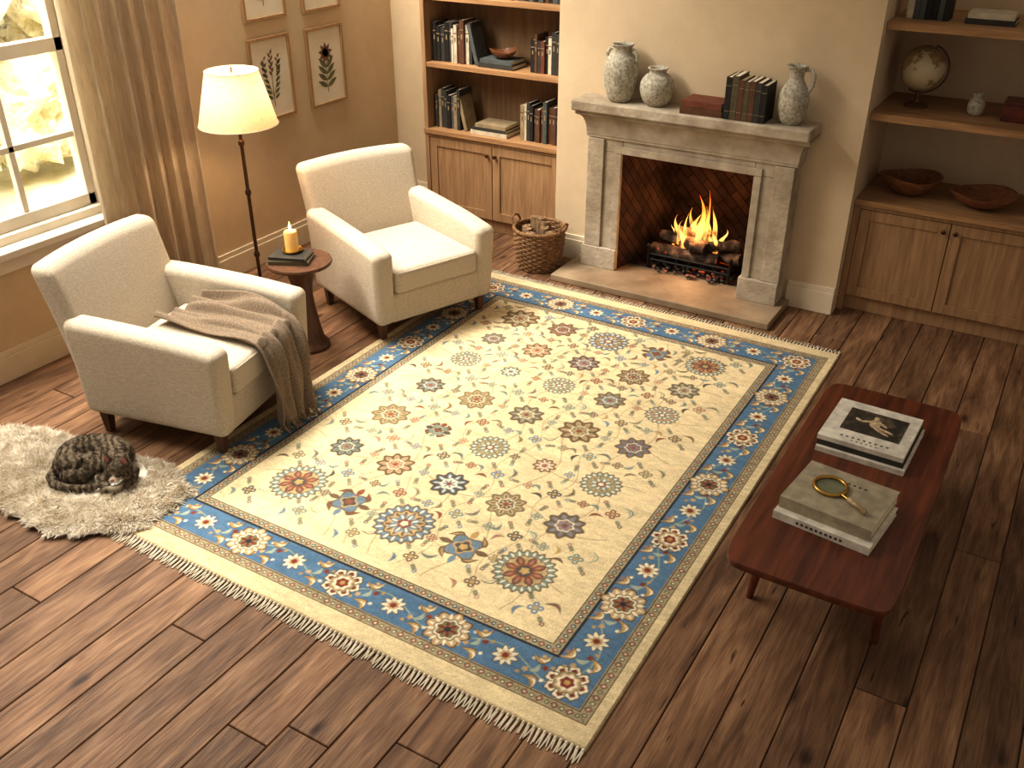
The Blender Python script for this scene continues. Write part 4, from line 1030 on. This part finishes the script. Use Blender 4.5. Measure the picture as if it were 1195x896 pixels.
# ------------------------------------------------------------------ fur as real blade geometry
def fur(name, me_src, mat, parent, count, lmin, lmax, width, dirfn, seed, droop=0.0, curl=0.0, keep=None):
    me_src.calc_loop_triangles(); nt_ = len(me_src.loop_triangles)
    tri = np.zeros(nt_ * 3, dtype=np.int32); me_src.loop_triangles.foreach_get('vertices', tri); tri = tri.reshape(-1, 3)
    nv = len(me_src.vertices); co = np.zeros(nv * 3, dtype=np.float32); me_src.vertices.foreach_get('co', co); co = co.reshape(-1, 3).astype(float)
    A, B, D = co[tri[:, 0]], co[tri[:, 1]], co[tri[:, 2]]; cr = np.cross(B - A, D - A); ar = np.linalg.norm(cr, axis=1)
    rs = np.random.RandomState(seed); ti = rs.choice(nt_, count, p=ar / ar.sum()); u = rs.rand(count); v = rs.rand(count); fl = u + v > 1; u[fl] = 1 - u[fl]; v[fl] = 1 - v[fl]
    P = A[ti] + (B[ti] - A[ti]) * u[:, None] + (D[ti] - A[ti]) * v[:, None]; Nn = cr[ti] / np.maximum(ar[ti], 1e-12)[:, None]
    if keep is not None:
        kk = keep(P); P = P[kk]; Nn = Nn[kk]; count = len(P)
    Dr = dirfn(P, Nn, rs); Dr /= np.linalg.norm(Dr, axis=1)[:, None]
    Ln = (lmin + (lmax - lmin) * rs.rand(count))[:, None]
    side = np.cross(Dr, rs.randn(count, 3)); side /= np.linalg.norm(side, axis=1)[:, None]; side *= width
    cv = rs.randn(count, 3) * curl
    m1 = P + Dr * Ln * .5 + cv * Ln * .5; tip = P + Dr * Ln + cv * Ln * 1.6; m1[:, 2] -= droop * Ln[:, 0] * .15; tip[:, 2] -= droop * Ln[:, 0] * .6
    V = np.stack([P - side, P + side, m1 + side * .8, m1 - side * .8, tip], 1).reshape(-1, 3).astype(np.float32)
    base = (np.arange(count) * 5)[:, None]
    loops = np.concatenate([base + np.array([[0, 1, 2, 3]]), base + np.array([[3, 2, 4]])], 1).astype(np.int32).ravel()
    ls = (np.arange(count) * 7)[:, None] + np.array([[0, 4]]); ls = ls.astype(np.int32).ravel()
    me = bpy.data.meshes.new(name); me.vertices.add(len(V)); me.vertices.foreach_set('co', V.ravel()); me.loops.add(len(loops)); me.loops.foreach_set('vertex_index', loops)
    me.polygons.add(len(ls)); me.polygons.foreach_set('loop_start', ls); me.update(calc_edges=True); me.validate()
    me.materials.append(mat); o = bpy.data.objects.new(name, me); scene.collection.objects.link(o); o.parent = parent
    return o

# ------------------------------------------------------------------ sheepskin
m_sheep = M('sheepskin_wool', (218, 205, 183), (244, 235, 219), scale=7, rough=1, spec=.05)
sk = group('sheepskin_rug', (-3.78, 2.18, .0))
OUT = [(-4.46, 2.10), (-4.22, 1.96), (-3.94, 1.85), (-3.64, 1.82), (-3.38, 1.88), (-3.19, 2.06), (-3.15, 2.28), (-3.25, 2.42), (-3.44, 2.48), (-3.62, 2.46), (-3.90, 2.42), (-4.16, 2.39), (-4.38, 2.35), (-4.50, 2.24)]
def outl(a):
    n = len(OUT); f = (a / (2 * math.pi)) * n; i = int(f) % n; t = f - int(f)
    p = [Vector((OUT[(i + k) % n][0] + 3.78, OUT[(i + k) % n][1] - 2.18, 0)) for k in (-1, 0, 1, 2)]
    q = 0.5 * ((2 * p[1]) + (p[2] - p[0]) * t + (2 * p[0] - 5 * p[1] + 4 * p[2] - p[3]) * t * t + (3 * p[1] - p[0] - 3 * p[2] + p[3]) * t ** 3)
    k = .97 * (1 + .03 * math.sin(9 * a) + .02 * math.sin(17 * a + 1))
    return q.x * k, q.y * k
mb = MB(); NA, NR = 120, 18
vs = [(0, 0, .040)]; fs = []
for k in range(1, NR + 1):
    t = k / NR
    for i in range(NA):
        a = 2 * math.pi * i / NA; x, y_ = outl(a); z = .016 + .024 * (1 - t ** 4) ** .6 + .004 * math.sin(14 * x * t + 2) * math.sin(17 * y_ * t) * (1 - t)
        vs.append((x * t, y_ * t, z))
for i in range(NA): fs.append((0, 1 + i, 1 + (i + 1) % NA))
for k in range(NR - 1):
    for i in range(NA): j = (i + 1) % NA; a = 1 + k * NA; b_ = a + NA; fs.append((a + i, b_ + i, b_ + j, a + j))
mb.add(vs, fs); so = mb.obj('sheepskin_hide', m_sheep, sk, sharp=180)
def sdir(P, N, rs):
    N = np.where(N[:, 2:3] < 0, -N, N)
    cl = np.stack([np.sin(P[:, 0] * 47 + 3 * np.sin(P[:, 1] * 31)), np.cos(P[:, 1] * 43 + 3 * np.sin(P[:, 0] * 37)), np.zeros(len(P))], 1)
    rad_ = P.copy(); rad_[:, 2] = 0; rn = np.linalg.norm(rad_, axis=1)[:, None]; edge = np.clip((rn - .28) / .25, 0, 1)
    return N * .75 + cl * .75 + rad_ / np.maximum(rn, .01) * edge * .9 + rs.randn(len(P), 3) * .22
CATP = (-3.650, 2.245)
def under_cat(P):
    dx = P[:, 0] - (CATP[0] + 3.78); dy = P[:, 1] - (CATP[1] - 2.18); ca_, sa_ = math.cos(rad(30.9)), math.sin(rad(30.9))
    lx = dx * ca_ + dy * sa_; ly = -dx * sa_ + dy * ca_
    return (lx / .215) ** 2 + ((ly + .02) / .165) ** 2 > 1
fo = fur('sheepskin_fleece', so.data, m_sheep, sk, 95000, .022, .042, .0016, sdir, 5, droop=.55, curl=.15, keep=under_cat)
vv = np.zeros(len(fo.data.vertices) * 3, dtype=np.float32); fo.data.vertices.foreach_get('co', vv); vv = vv.reshape(-1, 3); vv[:, 2] = np.maximum(vv[:, 2], .0165); fo.data.vertices.foreach_set('co', vv.ravel())

# ------------------------------------------------------------------ curled sleeping tabby: local x = long axis, y = away from the room's front
CA = rad(30.9)
catg = group('tabby_cat', (CATP[0], CATP[1], .042), CA)
mb = MB()
pts = []; rr = []
for i in range(17):
    t = i / 16; a = rad(10 + t * 240)
    pts.append((.120 * math.cos(a) - .03, .075 * math.sin(a) + .030, .062 + .016 * math.sin(math.pi * t))); rr.append(.048 + .026 * math.sin(math.pi * min(1, t * .75 + .2)))
mb.tube(pts, rr, 20)
mb.ell((-.04, .02, .052), (.13, .085, .055))                                                          # flank inside the curl
mb.ell((-.140, -.005, .062), (.078, .082, .066)); mb.ell((-.095, -.075, .042), (.072, .046, .042))     # haunch, folded thigh
mb.ell((.075, .045, .068), (.065, .052, .050))                                                        # shoulder
hd = Vector((.130, -.085, .092)); HR = RZ(rad(-10)) @ RX(rad(10)); KH = 1.22
def hp(x, y_, z): return hd + HR @ (Vector((x, y_, z)) * KH)
def he(c_, r_, R_=None, **k): mb.ell(c_, tuple(v_ * KH for v_ in r_), R=R_ if R_ is not None else HR, **k)
he(hd, (.050, .044, .040))
he(hp(0, -.038, -.012), (.020, .022, .014)); he(hp(.029, -.014, -.014), (.026, .023, .021)); he(hp(-.029, -.014, -.014), (.026, .023, .021))
he(hp(.009, -.052, -.016), (.010, .010, .008)); he(hp(-.009, -.052, -.016), (.010, .010, .008))
mb.tube([(.085, .03, .07), (.115, -.02, .078), (.128, -.055, .085)], [.046, .040, .034], 16)
for s_ in (-1, 1):
    for k in range(10):
        f = k / 9
        he(hp(s_ * (.029 + .014 * f), .004, .026 + .048 * f), (.021 * (1 - f) + .002, .0075, .009), HR @ RY(s_ * .3), seg=12, rings=8)
mb.tube([(.16, -.02, .04), (.175, -.09, .026), (.14, -.155, .023), (.085, -.165, .022)], [.032, .025, .020, .018], 12); mb.ell((.075, -.166, .021), (.024, .020, .017))
mb.tube([(.02, -.07, .03), (.05, -.125, .024), (.085, -.14, .023)], [.028, .021, .018], 12)
mb.tube([(-.205, -.01, .042), (-.212, -.07, .030), (-.175, -.125, .024), (-.11, -.150, .023), (-.05, -.155, .022), (.0, -.148, .022), (.03, -.140, .022)], [.026, .024, .022, .021, .019, .017, .012], 12)
tmp = mb.obj('cat_tmp', m_linen)
rm = tmp.modifiers.new('rm', 'REMESH'); rm.mode = 'VOXEL'; rm.voxel_size = .0035
sm = tmp.modifiers.new('sm', 'SMOOTH'); sm.factor = .5; sm.iterations = 4
dg = bpy.context.evaluated_depsgraph_get(); me = bpy.data.meshes.new_from_object(tmp.evaluated_get(dg)); bpy.data.objects.remove(tmp)
m_cat, nt, b, out = new_mat('tabby_fur')
tc = nt.nodes.new('ShaderNodeTexCoord'); sx = nt.nodes.new('ShaderNodeSeparateXYZ'); nt.links.new(tc.outputs['Object'], sx.inputs[0])
def mth(op, a, b2=None):
    n = nt.nodes.new('ShaderNodeMath'); n.operation = op
    for i_, q in enumerate((a, b2)):
        if q is None: continue
        if isinstance(q, (int, float)): n.inputs[i_].default_value = q
        else: nt.links.new(q, n.inputs[i_])
    return n.outputs[0]
def vdist(p):
    vd = nt.nodes.new('ShaderNodeVectorMath'); vd.operation = 'DISTANCE'; nt.links.new(tc.outputs['Object'], vd.inputs[0]); vd.inputs[1].default_value = tuple(p); return vd.outputs['Value']
nz = noise_node(nt, 13, (1, 1, 1), 3); nf = noise_node(nt, 70, (1, 1, 1), 3)
ph = mth('ADD', mth('ADD', mth('MULTIPLY', sx.outputs[0], 170.0), mth('MULTIPLY', sx.outputs[1], 60.0)), mth('MULTIPLY', nz.outputs[0], 20.0))
# stripes fade out over the head
hm = ramp_node(nt, mth('MULTIPLY', vdist(hd), 5.0), [(0.30, (0.25,) * 3 + (1,)), (0.48, (1, 1, 1, 1))])
sn = mth('MULTIPLY', mth('SINE', ph), hm.outputs[0])
val = mth('ADD', mth('MULTIPLY', sn, .14), mth('MULTIPLY', nf.outputs[0], 1.0))
r = ramp_node(nt, val, [(0.28, S((62, 52, 42))), (0.43, S((88, 76, 62))), (0.57, S((116, 102, 84))), (0.78, S((146, 131, 110)))])
rm_ = ramp_node(nt, mth('MULTIPLY', vdist(hp(0, -.055, -.022)), 10.0), [(0.24, (1, 1, 1, 1)), (0.50, (0, 0, 0, 1))])
mxc = nt.nodes.new('ShaderNodeMixRGB'); nt.links.new(rm_.outputs[0], mxc.inputs[0]); nt.links.new(r.outputs[0], mxc.inputs[1]); mxc.inputs[2].default_value = S((206, 192, 170))
nt.links.new(mxc.outputs[0], b.inputs['Base Color']); b.inputs['Roughness'].default_value = .9; b.inputs['Specular IOR Level'].default_value = .15
me.materials.clear(); me.materials.append(m_cat)
me.polygons.foreach_set('use_smooth', [True] * len(me.polygons))
cb2 = bpy.data.objects.new('cat_body', me); scene.collection.objects.link(cb2); cb2.parent = catg
HDV = np.array(hd); NOSE = np.array(hp(0, -.058, -.010))
def cdir(P, N, rs):
    q = P - np.array([-.03, .03, 0]); t = np.stack([-q[:, 1], q[:, 0], np.zeros(len(P))], 1); t /= np.maximum(np.linalg.norm(t, axis=1)[:, None], 1e-5)
    h = (np.linalg.norm(P - HDV, axis=1) < .075)[:, None]; tn = P - NOSE; tn /= np.maximum(np.linalg.norm(tn, axis=1)[:, None], 1e-5)
    t = np.where(h, tn, t)
    return N * .35 + t * .95 + rs.randn(len(P), 3) * .16
def off_eyes(P):
    e1 = np.linalg.norm(P - np.array(hp(.020, -.044, .001)), axis=1) > .015; e2 = np.linalg.norm(P - np.array(hp(-.020, -.044, .001)), axis=1) > .015
    e3 = np.linalg.norm(P - NOSE, axis=1) > .014
    return e1 & e2 & e3
fur('cat_coat', me, m_cat, catg, 60000, .004, .008, .0005, cdir, 9, curl=.06, keep=off_eyes)
m_dark = M('cat_dark', (18, 14, 12), rough=.6); m_nose = M('cat_nose', (158, 98, 88), rough=.5)
mb = MB()
for s_ in (-1, 1):
    mb.tube([hp(s_ * .009, -.0455, .005), hp(s_ * .019, -.0455, -.001), hp(s_ * .031, -.037, .004)], .0038, 6)
mb.tube([hp(-.010, -.0635, -.021), hp(0, -.065, -.017), hp(.010, -.0635, -.021)], .0018, 5)
mb.obj('closed_eyes_and_mouth', m_dark, catg)
mb = MB(); mb.ell(hp(0, -.060, -.007), (.009, .007, .007), R=HR)
for s_ in (-1, 1): mb.ell(hp(s_ * .035, -.0045, .046), (.012, .004, .021), R=HR @ RY(s_ * .25))
mb.obj('nose_and_inner_ears', m_nose, catg)

# ------------------------------------------------------------------ lights
def light(name, kind, loc, energy, color, size=.1, rot=None, sy=None, spread=None):
    l = bpy.data.lights.new(name, kind); l.energy = energy; l.color = color[:3]
    if kind == 'AREA':
        l.size = size
        if sy: l.shape = 'RECTANGLE'; l.size_y = sy
        if spread: l.spread = spread
    elif kind != 'SUN': l.shadow_soft_size = size
    o = bpy.data.objects.new(name, l); scene.collection.objects.link(o); o.location = loc
    if rot is not None: o.rotation_euler = rot
    return o
def aim(o, tgt):
    d = Vector(tgt) - o.location; o.rotation_euler = d.to_track_quat('-Z', 'Y').to_euler()
a = light('daylight_over_wall', 'AREA', (-6.6, 2.4, 3.5), 84, (1.0, .91, .78), 2.4, sy=2.0); aim(a, (-2.6, 2.6, 0.2))  # unseen area light for daylight, also spilling in over the left wall
a = light('garden_daylight', 'AREA', (-6.2, 3, 5.5), 2500, (1.0, .97, .89), 5, sy=4); aim(a, (-10, 3.5, .5))
light('lamp_bulb', 'POINT', (LX, LY, 1.42), 18, (1.0, .72, .43), .04)
light('fire_glow', 'POINT', (fc.x, fc.y - .05, .40), 11, (1.0, .48, .17), .09)
light('candle_glow', 'POINT', (-3.815, 3.86, .80), .8, (1.0, .6, .25), .02)
w = bpy.data.worlds.new('world'); scene.world = w; w.use_nodes = True
bg = w.node_tree.nodes['Background']; bg.inputs[0].default_value = (1.0, .86, .70, 1); bg.inputs[1].default_value = .42

# ------------------------------------------------------------------ camera
cam = bpy.data.cameras.new('camera'); cam.sensor_width = 36; cam.lens = 36 * 1115 / 1195.0; cam.clip_start = .05
co_ = bpy.data.objects.new('camera', cam); scene.collection.objects.link(co_)
th_, ps_ = rad(29.6), rad(30.9)
Rv = Vector((math.cos(ps_), math.sin(ps_), 0)); Fv = Vector((-math.sin(ps_) * math.cos(th_), math.cos(ps_) * math.cos(th_), -math.sin(th_))); Uv = Rv.cross(Fv)
mt = Matrix((Rv, Uv, -Fv)).transposed().to_4x4(); mt.translation = Vector((0, 0, 2.7)); co_.matrix_world = mt
scene.camera = co_
try:
    scene.view_settings.view_transform = 'Standard'; scene.view_settings.look = 'None'; scene.view_settings.gamma = .86
except Exception as e: print(e)
